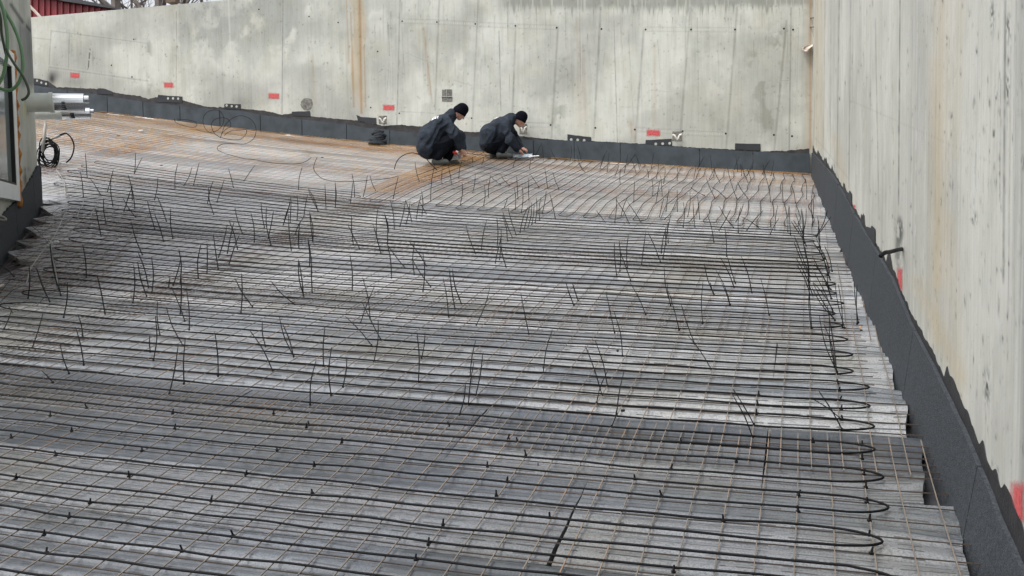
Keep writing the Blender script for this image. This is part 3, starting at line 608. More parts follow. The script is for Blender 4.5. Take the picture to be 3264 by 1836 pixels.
tp = sorted([sL(x, y, .02) for x, y in LT]); 
def zl(s): return float(np.interp(s, [t[0] for t in tp], [t[1] for t in tp]))
edges = [0.0] + [sL(106, 590, .03)[0], sL(50, 690, .03)[0]]; edges = sorted(set(edges)); edges += [edges[-1] + 1.2, 4.6]
for i in range(len(edges) - 1):
    lo = []; hi = []
    for s in np.linspace(edges[i] + .006, edges[i + 1] - .006, 16):
        p = PL(s, 0, .06); lo.append(PL(s, S(p.x, p.y) - .2, .055)); hi.append(PL(s, zl(s) + .012 * random.uniform(-1, 1), .03))
    k = MB(); k.ribbon(lo, hi, -LN * .025); keep(k.build('foam_strip', M['membrane_side']), lw)
k = MB(); k.box(PL(-.02, (zl(0) + S(LA.x, LA.y) - .2) / 2, -.1), ld * .02, LN * .14, Vector((0, 0, (zl(0) - S(LA.x, LA.y) + .2) / 2))); keep(k.build('corner_strip', M['membrane_side']), lw)
# window
s0 = sL(44, 500, .02)[0]; zb = sL(44, 640, .02)[1]; zt = sL(20, 163, .02)[1]
wn = empty('window'); wn.location = PL(s0, zb); 
def part(mb, name, mm, par, smooth=False):
    o = mb.build(name, mm, smooth=smooth); o.parent = par; o.matrix_parent_inverse = Matrix.Translation(-Vector(par.location)); return o
fw = .17
k = MB()
for (a0, a1, z0, z1) in [(s0, s0 + fw, zb, zt), (s0 + fw, s0 + 1.3, zb, zb + fw), (s0 + fw, s0 + 1.3, zt - fw, zt), (s0 + 1.3, s0 + 1.3 + fw, zb, zt)]:
    k.box(PL((a0 + a1) / 2, (z0 + z1) / 2, .035), ld * (a1 - a0) / 2, LN * .035, Vector((0, 0, (z1 - z0) / 2)))
part(k, 'window_frame', M['frame'], wn)
k = MB(); k.box(PL(s0 + fw + .012, (zb + zt) / 2, .045), ld * .012, LN * .02, Vector((0, 0, (zt - zb) / 2 - fw))); k.box(PL(s0 + .7, zb + fw + .012, .045), ld * .6, LN * .02, Vector((0, 0, .012))); part(k, 'rubber_seal', M['seal'], wn)
k = MB(); k.box(PL(s0 + .7, (zb + zt) / 2, .02), ld * .59, LN * .006, Vector((0, 0, (zt - zb) / 2 - fw))); part(k, 'pane', M['glass'], wn)
bpy.context.view_layer.update()
wn.parent = lw; wn.location = Vector(wn.location) - LA
k = MB(); pts = [PL(s0 - .06 - .012 * math.sin(i * 1.7), zb - .06 + (zt - zb + .1) * i / 26, .03 + .012 * math.sin(i * 2.3)) for i in range(27)]
k.tube(pts, [.045 + .014 * random.random() for _ in pts], 8); keep(k.build('foam_bead', M['foam'], smooth=True), lw)

# flue pipes
def flue(px0, px1, px2, px3, pyc, r_px, off, label):
    base = onL(px0, pyc); D = base.dot(FW) + off; sc_ = D / FPX
    P = lambda x, y=pyc: atdepth(x, y, D + (x - px0) * .0012)
    r = r_px * sc_
    t = empty('flue_pipe', P(px0)); tag(t, label, 'flue', 'flue pipes through the house wall')
    k = MB(); k.tube([P(px0 - 20), P(px1 - 12), P(px1 - 12), P(px1), P(px1)], [r, r, r * 1.09, r * 1.09, r * .9], 24); o = k.build('plastic_sleeve', M['white_pvc'], smooth=False); keep(o, t)
    k = MB(); k.tube([P(px1 + .5), P(px2)], r * .97, 24); o = k.build('steel_terminal', M['chrome']); keep(o, t)
    k = MB(); k.tube([P(px2 + .4, pyc - r_px * .35), P(px3, pyc - r_px * .35)], r * .42, 20); keep(k.build('end_spigot', M['chrome']), t)
    for j in range(5):
        a = P(px1 + (px2 - px1) * .42, pyc + r_px * (.15 + .17 * j)); k = MB(); k.box(a - FW * (r * math.sqrt(max(.05, 1 - (.15 + .17 * j) ** 2)) * .99), RT * (9 * sc_), FW * .006, Vector((0, 0, 1.3 * sc_))); keep(k.build('vent_slot', M['black']), t)
    return t
flue(88, 170, 268, 283, 327, 30, .0, 'upper flue pipe, white sleeve with a shiny steel end, sticking out of the house wall')
flue(112, 196, 288, 299, 362, 19, .5, 'lower flue pipe half hidden behind the other one on the house wall')
# hoses over the wall face
def wirepx(pts, D, r, name, mm, label, cat, k_=6, n=7, group=None, dd=None):
    P = [atdepth(x, y, D + (dd[i] if dd else 0)) for i, (x, y) in enumerate(pts)]
    k = MB(); k.tube(catmull(P, k_), r, n); return tag(k.build(name, mm, smooth=True), label, cat, group)
Dh = onL(20, 200, .2).dot(FW); Dh = min(Dh, onL(70, 200, .2).dot(FW)) - .3
wirepx([ra(p) for p in [(-60, -40), (0, 40), (70, 150), (150, 290), (215, 450), (252, 600), (265, 760), (240, 900), (190, 990), (120, 1040), (40, 1035), (-60, 990)]], Dh, .017, 'garden_hose', M['hose'], 'green hose hanging in the widest loop against the house wall', 'hose', group='hoses on the house wall')
wirepx([ra(p) for p in [(-40, -60), (20, 60), (60, 230), (82, 420), (80, 600), (60, 760), (30, 880), (-30, 990)]], Dh - .05, .017, 'garden_hose', M['hose'], 'pale green hose hanging in the narrow loop beside the window', 'hose', group='hoses on the house wall')
wirepx([ra(p) for p in [(-30, 80), (5, 200), (18, 380), (45, 520), (72, 640)]], Dh - .02, .013, 'garden_hose', M['hose_dark'], 'short dark green hose end hanging over the window head', 'hose', group='hoses on the house wall')
wirepx([ra(p) for p in [(72, 560), (105, 640), (180, 760), (240, 840), (290, 930), (325, 1020), (330, 1080), (300, 1130), (250, 1155)]], Dh - .08, .013, 'cable', M['hose_dark'], 'dark olive cable hanging from the hoses to the flue sleeve', 'cable')
wirepx([(-10, 688), (8, 690), (18, 697), (18, 702), (5, 700), (-8, 699)], onL(5, 695, .1).dot(FW), .010, 'cable_end', M['grey_pvc'], 'short pale cable loop sticking out low on the grey foam at the left edge', 'cable')

# ------------------------------------------------------------------ beyond the walls: ground, shed, trees
def sheet(name, pts, mm, kind='structure', label=None): o = mesh_obj(name, pts, [tuple(range(len(pts)))], mm); tag(o, label, kind=kind); return o
sheet('ground', [(-300, VB + .38, 4.3), (300, VB + .38, 4.3), (300, 500, 4.3), (-300, 500, 4.3)], M['earth'])
vv = []; ff = []
gx = np.linspace(-18, 1.25, 40); gy = np.linspace(-1, 17, 36)
for y in gy:
    for x in gx: vv.append((x, y, S(x, y) - .11))
for j in range(35):
    for i in range(39): a = j * 40 + i; ff.append((a, a + 1, a + 41, a + 40))
tag(mesh_obj('ramp_ground', vv, ff, M['underlay'], smooth=True), kind='structure')
# red shed: gable wall parallel to the view, roof edge falling to the right
DS = 33.0
t = empty('red_shed', atdepth(240, 60, DS)); tag(t, 'red ribbed metal shed with a dark sloping roof behind the wall at top left', 'shed')
top = [atdepth(-60, -62, DS), atdepth(205, 3, DS), atdepth(385, 30, DS)]
base = [atdepth(385, 80, DS), atdepth(-60, 120, DS)]
k = MB(); k.prism(top + base, FW * 5); keep(k.build('shed_wall', M['shed_red']), t)
for i in range(16):
    x = 100 + i * 20 + random.uniform(-2, 2); yt = 3 + (x - 205) * (27 / 180 if x > 205 else 65 / 265)
    k = MB(); k.box((atdepth(x, yt + 2, DS) + atdepth(x, 90, DS)) / 2 - FW * .03, RT * .022, FW * .03, (atdepth(x, yt + 2, DS) - atdepth(x, 90, DS)) / 2); keep(k.build('wall_rib', M['shed_red']), t)
rf = [atdepth(-60, -75, DS - .2), atdepth(208, -10, DS - .2), atdepth(300, 8, DS - .2), atdepth(387, 27, DS - .2), atdepth(387, 31, DS - .2), atdepth(205, 4, DS - .2), atdepth(-60, -60, DS - .2)]
k = MB(); k.prism(rf, FW * 5.6); keep(k.build('roof', M['shed_roof']), t)
k = MB(); a, b = atdepth(97, 22, DS - 1), atdepth(134, 60, DS - 1); k.tube([a + (a - b) * .6, b + (b - a) * .3], .05, 6); tag(k.build('timber_prop', M['cloth']), 'pale slanting timber prop in front of the red shed', 'timber')
def tree(px, D, h, r, seed, label):
    rs = random.Random(seed); b = atdepth(px, 60, D); b.z = 4.3
    t = empty('bare_tree', b); tag(t, label, 'tree', 'bare trees behind the wall')
    tr = MB(); cr_ = MB()
    def grow(p, d, L, r, lev):
        pts = [p]; 
        for i in range(5): d = (d + Vector((rs.uniform(-1, 1), rs.uniform(-1, 1), rs.uniform(-.3, .6))) * (.10 if lev else .04)).normalized(); pts.append(pts[-1] + d * L / 5)
        (tr if lev == 0 else cr_).tube(pts, [r * (1 - .5 * i / 5) for i in range(6)], 6 if lev < 2 else 3, cap=False)
        if lev < 3:
            for i in range(8 if lev == 0 else 4):
                q = rs.uniform(.12 if lev == 0 else .25, 1) * 5; j = min(4, int(q)); pos = pts[j].lerp(pts[j + 1], q - j)
                nd = (d * rs.uniform(.3, .9) + Vector((rs.uniform(-1, 1), rs.uniform(-1, 1), rs.uniform(-.1, .9)))).normalized()
                grow(pos, nd, L * rs.uniform(.3, .5), r * rs.uniform(.3, .45), lev + 1)
    grow(b, Vector((rs.uniform(-.06, .06), 0, 1)), h, r, 0)
    keep(tr.build('trunk', M['bark']), t); keep(cr_.build('crown', M['bark']), t)
TL = ['thin bare tree rising over the low end of the shed roof', 'thick grey trunk just right of the shed roof', 'slender bare tree right of the thick trunk', 'bare forked tree beside a thick dark trunk over the wall', 'thick dark trunk over the middle of the wall gap', 'bare tree just left of the brown block on the wall', 'bare tree directly behind the brown block on the wall', 'last bare tree seen before the wall top leaves the picture']
for i, (px, D, h, r) in enumerate([(285, 46, 9, .13), (378, 40, 10, .30), (430, 44, 8, .10), (478, 45, 9, .15), (500, 38, 9, .26), (520, 42, 8, .13), (575, 44, 9, .14), (622, 41, 8, .12)]): tree(px, D, h, r, 20 + i, TL[i])
for i, px in enumerate([330, 405, 455, 545, 600, 650]): tree(px, 52 + i, 7, .09, 60 + i, 'faint thin bare tree in the row farther behind the wall')
a = onB(551, 4, VB + .2); k = MB(); k.box(a + Vector((0, 0, 0)), (.11, 0, 0), (0, .08, 0), (0, 0, .035)); tag(k.build('timber_block', M['rust_sheet']), 'brown timber block lying on top of the back wall', 'timber')

# ------------------------------------------------------------------ insulation boards
def xleft_wall(y):        # plan x of the house wall strip / far left limit
    if y > 10.45: return -16.2
    s = (y - LA.y) / ld.y
    return (LA + ld * s).x
XL_E = [(2.0, .15), (3.4, .2)]
ROWH = .79
def row_edges(j): return 3.62 - ROWH + j * ROWH - ROWH * 1, 3.62 - ROWH + j * ROWH
BOARD_LBL = {'right': 'pale grey insulation board whose free end lies along the right wall strip', 'left': 'pale grey insulation board whose pointed end stops short of the house wall', 'mid': 'grey insulation board lying under the wire mesh between other boards'}
nb = 0
for j in range(0, 18):
    y0, y1 = row_edges(j)
    if j == 0: y0 -= .5
    off = (-.82 if j % 2 == 0 else 0)
    xr = [.70, .72, .735, .70, .735, .77, .785, .78][min(j, 7)] + (.012 * math.sin(j * 2.3) if j > 7 else 0) - PH * 0
    xr = tow(0, 0)[0] * 0 + xr - PH * (y0 - 4)
    joints = [xr + .0]
    q = off - .02
    while q > -16.5: joints.append(q); q -= 1.62
    joints.append(-17)
    for i in range(len(joints) - 1):
        xa, xb = joints[i + 1], joints[i]          # x' range
        ym = (y0 + y1) / 2
        wx = tow(xb, ym)[0]; wy = tow(xb, ym)[1]
        lim = xleft_wall(wy) + .12
        if wx < lim + .15: continue
        if wy - .5 > VB: continue
        leftend = tow(xa, ym)[0] < lim; rightend = (i == 0)
        # only what the photo can see
        nxg, nyg = max(3, int((xb - xa) / .10)), 26
        gap = .001; wide = 0
        if j == 3 and i == 0: gap = .022; wide = 1       # open joints seen in the photo
        if j == 2 and i == 0: gap = .022; wide = -1
        if (j, i) in ((3, 1), (5, 0), (3, 2)): gap = .012; wide = 1
        v = []; f = []; hz = 0; tilt = 0; sk = random.uniform(-.012, .012)
        amp = .0085 + .003 * math.sin(j * 1.9)
        for jj in range(nyg + 1):
            vv_ = jj / nyg; yp = y0 + .003 + (y1 - y0 - .006) * vv_
            a = xa + gap * ((vv_ if wide > 0 else 1 - vv_) if wide else 1); b = xb
            if rightend: b = xb + (.075 if j > 1 else .05) * vv_ + .006 * math.sin(yp * 15)
            else: b -= .0005
            if leftend:
                wl = xleft_wall(tow(xa, yp)[1]) if tow(xa, yp)[1] <= 10.45 else -16.2
                saw = (yp * 2.25 + .1 * math.sin(yp * 7)) % 1.0
                pt = .05 + .40 * abs(saw - .45) * 1.6 if tow(xa, yp)[1] < 10.6 else .05
                a = (wl + pt) - PH * (yp - 4)
                if a > b - .05: a = b - .05
            for ii in range(nxg + 1):
                xp = a + (b - a) * ii / nxg; x, y = tow(xp, yp); y = min(y, VB - .06)
                z = SM(x, y) - .026 + hz + tilt * (vv_ - .5) + amp * max(.12, min(1, (xp - a) / .2 + .1, (b - xp) / .2 + .1) if not rightend else min(1, (xp - a) / .2 + .1)) * math.sin(2 * math.pi * yp / .147 + .6 * math.sin(xp * 1.3)) + .004 * math.sin(2 * math.pi * yp / .31 + xp * .4 + 1)
                if rightend: z += .018 * max(0, 1 - (b - xp) / .25) * math.sin(yp * 7 + 1)
                if leftend: z += .008 * max(0, 1 - (xp - a) / .3)
                v.append((x, y, z))
        n1 = nxg + 1
        for jj in range(nyg):
            for ii in range(nxg): q0 = jj * n1 + ii; f.append((q0, q0 + 1, q0 + n1 + 1, q0 + n1))
        # skirt
        rim = [ii for ii in range(n1)] + [jj * n1 + nxg for jj in range(1, nyg + 1)] + [nyg * n1 + ii for ii in range(nxg - 1, -1, -1)] + [jj * n1 for jj in range(nyg - 1, 0, -1)]
        b0 = len(v); v += [v[r] for r in rim]; b1 = len(v); v += [(v[r][0], v[r][1], v[r][2] - .045) for r in rim]
        for r in range(len(rim)): r2_ = (r + 1) % len(rim); f.append((b0 + r2_, b0 + r, b1 + r, b1 + r2_))
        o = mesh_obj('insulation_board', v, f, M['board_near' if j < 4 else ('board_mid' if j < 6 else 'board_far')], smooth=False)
        o.data.polygons.foreach_set('use_smooth', [k_ < nxg * nyg for k_ in range(len(f))])
        kd = 'right' if rightend else ('left' if leftend else 'mid')
        tag(o, BOARD_LBL[kd], 'board', 'insulation boards under the mesh'); nb += 1
        if kd != 'mid': o['group'] = 'insulation boards with ends showing at the ' + ('right wall' if kd == 'right' else 'house wall')
print('boards', nb)

# ------------------------------------------------------------------ welded wire mesh sheets
SHEETS_Y = [(2.2, 5.10, 0, 'rust_near'), (4.66, 7.42, .064, 'rust_near'), (6.88, 9.35, .02, 'rust_mid'), (8.82, 11.45, .09, 'rust_mid'), (10.95, 13.5, .05, 'rust_far'), (13.0, 15.45, .0, 'rust_far'), (14.9, 16.9, .07, 'rust_orange')]
SHEETS_X = [(-5.55, .80), (-11.1, -5.12), (-16.2, -10.6)]
YN = ['nearest', 'second', 'third', 'fourth', 'fifth', 'sixth', 'farthest']
def gridpts(f, a, b, step):
    n = max(2, int(abs(b - a) / step)); return [f(a + (b - a) * i / n) for i in range(n + 1)]
def sheet_mesh(xa, xb, ya, yb, offx, lift, mat_, skew=0.0, wob=0.0, seed=0, sp=.15, rad=None):
    kk = MB(); rs = random.Random(seed)
    r = rad or (.0034 if ya < 4 else (.0033 if ya < 6 else (.0030 if ya < 8 else (.0024 if ya < 10 else .0021))))
    def P(xp, yp, dz):
        x, y = tow(xp + skew * (yp - ya), yp - skew * (xp - xa)); return Vector((x, y, SM(x, y) + dz + lift))
    i0 = math.ceil((xa - .29 - offx) / .15)
    xp = .29 + offx + .15 * i0
    while xp < xb:
        seg = []; e0 = ya - rs.uniform(0, .03); e1 = yb + rs.uniform(0, .03)
        for p in gridpts(lambda t: P(xp + .004 * math.sin(t * 3 + xp * 5), t, -.003), e0, e1, .22):
            if p.x > xleft_wall(p.y) + .14 and p.x < .80 and p.y < VB - .07: seg.append(p)
            else:
                if len(seg) > 1: kk.tube(seg, r, 4)
                seg = []
        if len(seg) > 1: kk.tube(seg, r, 4)
        xp += sp
    kk.split = len(kk.f)
    yp = ya + .06
    while yp < yb:
        seg = []
        for p in gridpts(lambda t: P(t, yp + .004 * math.sin(t * 2 + yp * 5), -.0085), xb + rs.uniform(0, .03), xa, .25):
            if p.x > xleft_wall(p.y) + .14 and p.x < .90 and p.y < VB - .07: seg.append(p)
            else:
                if len(seg) > 1: kk.tube(seg, r, 4)
                seg = []
        if len(seg) > 1: kk.tube(seg, r * (1.25 if ya < 10 else 1.0), 4)
        yp += sp
    return kk
for a, (ya, yb, offx, mm) in enumerate(SHEETS_Y):
    for b, (xa, xb) in enumerate(SHEETS_X):
        if b == 2 and a < 3: continue
        if b == 1 and a == 0: xa = -9
        kk = sheet_mesh(xa, xb, ya, yb, offx + .04 * b, .006 * ((a + b) % 2), mm, seed=a * 7 + b)
        if not kk.v: continue
        mt = mm
        if b >= 1 and a >= 5: mt = 'rust_orange'
        o = kk.build('wire_mesh', M[mt])
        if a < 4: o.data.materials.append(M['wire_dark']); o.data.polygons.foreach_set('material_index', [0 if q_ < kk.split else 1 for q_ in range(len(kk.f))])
        tag(o, '%s welded wire mesh sheet up the ramp from the camera, %s' % (YN[a], ['reaching the right wall', 'in the middle left strip', 'at the far left'][b]), 'wire mesh', 'welded wire mesh sheets laid over the boards')
# extra rusty sheets: the orange lap under the workers, the strip by the back wall and the turned sheet by the house wall
ex = [(-5.85, -5.2, 11.9, 15.4, .075, .012, 'rust_orange', 0, 'narrow orange rusty mesh lap running under the nearer worker'),
      (-15.6, -5.2, 15.25, 16.9, .03, .012, 'rust_orange', .012, 'orange rusty mesh strip along the back wall left of the workers'),
      (-5.2, .7, 15.95, 16.6, .1, .012, 'rust_orange', 0, 'orange rusty mesh strip along the back wall right of the workers'),
      (-15.5, -10.5, 13.4, 15.4, .05, .016, 'rust_orange', .16, 'orange mesh sheet laid askew near the flue pipes')]
for (xa, xb, ya, yb, ox, lf, mm, sk, lab) in ex:
    tag(sheet_mesh(xa, xb, ya, yb, ox, lf, mm, sk, seed=int(xa * 10), sp=.15 if sk > .1 else .075, rad=.0032 if sk <= .1 else .0036).build('wire_mesh', M[mm]), lab, 'wire mesh', 'welded wire mesh sheets laid over the boards')
kk = MB()
c0 = onS(110, 900); dA = (onS(330, 640) - onS(90, 880)).normalized(); dB = Vector((-dA.y, dA.x, 0)) 
for i in range(9):
    seg = []
    for t_ in np.arange(-.3, 3.6, .2):
        p = c0 - dB * (.15 * (i - 4)) + dA * t_; p.z = SM(p.x, p.y) + .004
        if p.x > xleft_wall(p.y) + .1: seg.append(p)
    if len(seg) > 2: kk.tube(seg, .0028, 4)
for i in range(24):
    seg = []
    for t_ in np.arange(-.65, .66, .13):
        p = c0 + dA * (.15 * i - .3) + dB * t_; p.z = SM(p.x, p.y) + .009
        if p.x > xleft_wall(p.y) + .1: seg.append(p)
    if len(seg) > 2: kk.tube(seg, .0028, 4)
tag(kk.build('wire_mesh', M['rust_mid']), 'narrow mesh strip laid parallel to the house wall beside the pointed board ends', 'wire mesh', 'welded wire mesh sheets laid over the boards')

# ------------------------------------------------------------------ heating cables
def rowoff(xp, yp):
    t = min(1, max(0, (yp - 7.0) / 4.2)); return .085 * max(0, -xp - 4) * t * t * (3 - 2 * t)
def cab(xp, yp, ph, amp=1.0):
    yy = yp + rowoff(xp, yp) + amp * (.006 * math.sin(xp * 2.1 + ph) + .002 * math.sin(xp * 5.3 + ph * 2.7) + .003 * math.sin(xp * 11 + ph))
    x, y = tow(xp, yy); return Vector((x, y, SM(x, y) + .005 + .002 * math.sin(xp * 9 + ph * 3)))
rows = [2.90, 3.05, 3.20, 3.345, 3.497, 3.643, 3.774, 3.933, 4.068, 4.236, 4.387, 4.530, 4.695, 4.858, 5.002, 5.162, 5.326, 5.479, 5.621, 5.781, 5.928, 6.061, 6.211, 6.406, 6.56, 6.735, 6.905, 7.084]
while rows[-1] < 10.85: rows.append(rows[-1] + .157 + random.uniform(-.012, .012))
XLI = [(2, -9), (5.4, -9), (5.62, -6.05), (5.97, -6.14), (6.44, -6.3), (6.75, -6.32), (7.1, -6.7), (7.45, -7.0), (7.82, -7.25), (8.42, -7.6), (9.5, -8.8), (10.2, -9.9), (11.2, -10.5)]
def xl_c(y): return float(np.interp(y, [p[0] for p in XLI], [p[1] for p in XLI]))
XRI = [(2, .33), (3.6, .33), (4.2, .36), (5, .35), (5.6, .35), (6.4, .30), (8, .22), (10, .16), (11, .10)]
def xr_c(y): return float(np.interp(y, [p[0] for p in XRI], [p[1] for p in XRI]))
def serp(rws, right_first, name, label, seed):
    rs = random.Random(seed); pts = []
    dirn = 1 if right_first else -1     # 1: travel towards +x
    rowsx = []
    for i, yv in enumerate(rws):
        ph = rs.uniform(0, 6); L = xl_c(yv) + rs.uniform(-.12, .12); R = xr_c(yv) + rs.uniform(-.04, .04)
        rowsx.append((yv, ph, L, R))
    for i, (yv, ph, L, R) in enumerate(rowsx):
        nx_ = rowsx[i + 1] if i + 1 < len(rowsx) else None; pv = rowsx[i - 1] if i else None
        # straight part
        if dirn == 1:
            a = (max(L, pv[2]) if pv else L) ; b = min(R, nx_[3]) if nx_ else R
        else:
            a = (min(R, pv[3]) if pv else R); b = max(L, nx_[2]) if nx_ else L
        n = int(abs(b - a) / .11) + 1
        for k in range(n + 1): pts.append(cab(a + (b - a) * k / n, yv, ph))
        if nx_:       # teardrop loop to the next row
            ln = (.17 + rs.uniform(-.02, .05)) * (1 if dirn == 1 else 1.3); y2 = nx_[0]; mid = (yv + y2) / 2; h = (y2 - yv) / 2
            for k in range(1, 12):
                t = math.pi * k / 12; xx = b + dirn * (ln * math.sin(t) ** .8); yy = mid - h * math.cos(t) * (1 - .25 * math.sin(t)); pts.append(cab(xx, yy, ph, .3))
        dirn = -dirn
    k = MB(); k.tube(pts, .0056, 6); o = k.build(name, M['cable'], smooth=True); tag(o, label, 'cable', 'heating cables tied to the mesh'); return o
def sel(a, b): return [r for r in rows if a <= r < b]
# right loops join (3.643,3.774), (3.933,4.068) ... : rows 5&6, 7&8 ...
serp(rows[4:15][::1] if False else rows[5:15], True, 'heating_cable', 'black heating cable in the nearest rows, with big loops at its right end', 1)
serp(rows[0:5], False, 'heating_cable', 'black heating cable crossing the very bottom edge of the picture', 5)
serp(rows[15:27], True, 'heating_cable', 'black heating cable in the rows just beyond the lap of the two nearest mesh sheets', 2)
n2 = len(rows)
serp(rows[27:39], False if (27 - 15) % 2 else True, 'heating_cable', 'black heating cable in the middle rows with loops ending beside the house wall', 3)
serp(rows[39:n2], True, 'heating_cable', 'black heating cable in the last crosswise rows before the lengthwise ones', 4)
# four more crosswise rows on the left only
def left_rows():
    pts = []; d = 1
    for i in range(5):
        yv = 11.0 + .14 * i; a, b = (-10.4, -5.75) if d == 1 else (-5.75, -10.4)
        for k in range(43): pts.append(cab(a + (b - a) * k / 42, yv, i * 1.3))
        if i < 4:
            for k in range(1, 8): t = math.pi * k / 8; pts.append(cab(b + d * .12 * math.sin(t), yv + .07 - .07 * math.cos(t), i, .3))
        d = -d
    k = MB(); k.tube(pts, .0042, 6); tag(k.build('heating_cable', M['cable'], smooth=True), 'black heating cable in the short top rows left of the lengthwise field', 'cable', 'heating cables tied to the mesh')
left_rows()
def up(xp, yp, ph, wv):
    xx = xp + wv * (.018 * math.sin(yp * 3.7 + ph) + .004 * math.sin(yp * 9 + 2 * ph)) + .03 * math.sin(yp * 1.3 + 1); x, y = tow(xx, yp); return Vector((x, y, SM(x, y) + .005))
def upper(x0, x1, label, seed):
    rs = random.Random(seed); pts = []; d = 1; xs = list(np.arange(x0, x1, .155)); ph = rs.uniform(0, 6)
    for i, xp in enumerate(xs):
        ph += rs.uniform(-.5, .5); wv = .45 + .75 * max(0, (xp + 4) / 4) if xp > -4 else .4
        bot = 11.22 + .02 * xp * -1 + rs.uniform(-.07, .05); topy = 15.95
        a, b = (bot, topy) if d == 1 else (topy, bot)
        for k in range(48): pts.append(up(xp, a + (b - a) * k / 47, ph, wv))
        if i < len(xs) - 1:
            for k in range(1, 8): t = math.pi * k / 8; pts.append(up(xp + .0775 - .0775 * math.cos(t), b + d * .09 * math.sin(t), ph, wv))
        d = -d
    k = MB(); k.tube(pts, .0042, 6); tag(k.build('heating_cable', M['cable'], smooth=True), label, 'cable', 'heating cables tied to the mesh')
upper(-5.55, -3.6, 'lengthwise black heating cable whose left edge follows the orange mesh lap', 11)
upper(-3.55, -1.5, 'lengthwise black heating cable in the middle of the upper field', 12)
upper(-1.45, .35, 'wavy lengthwise black heating cable next to the right wall', 13)

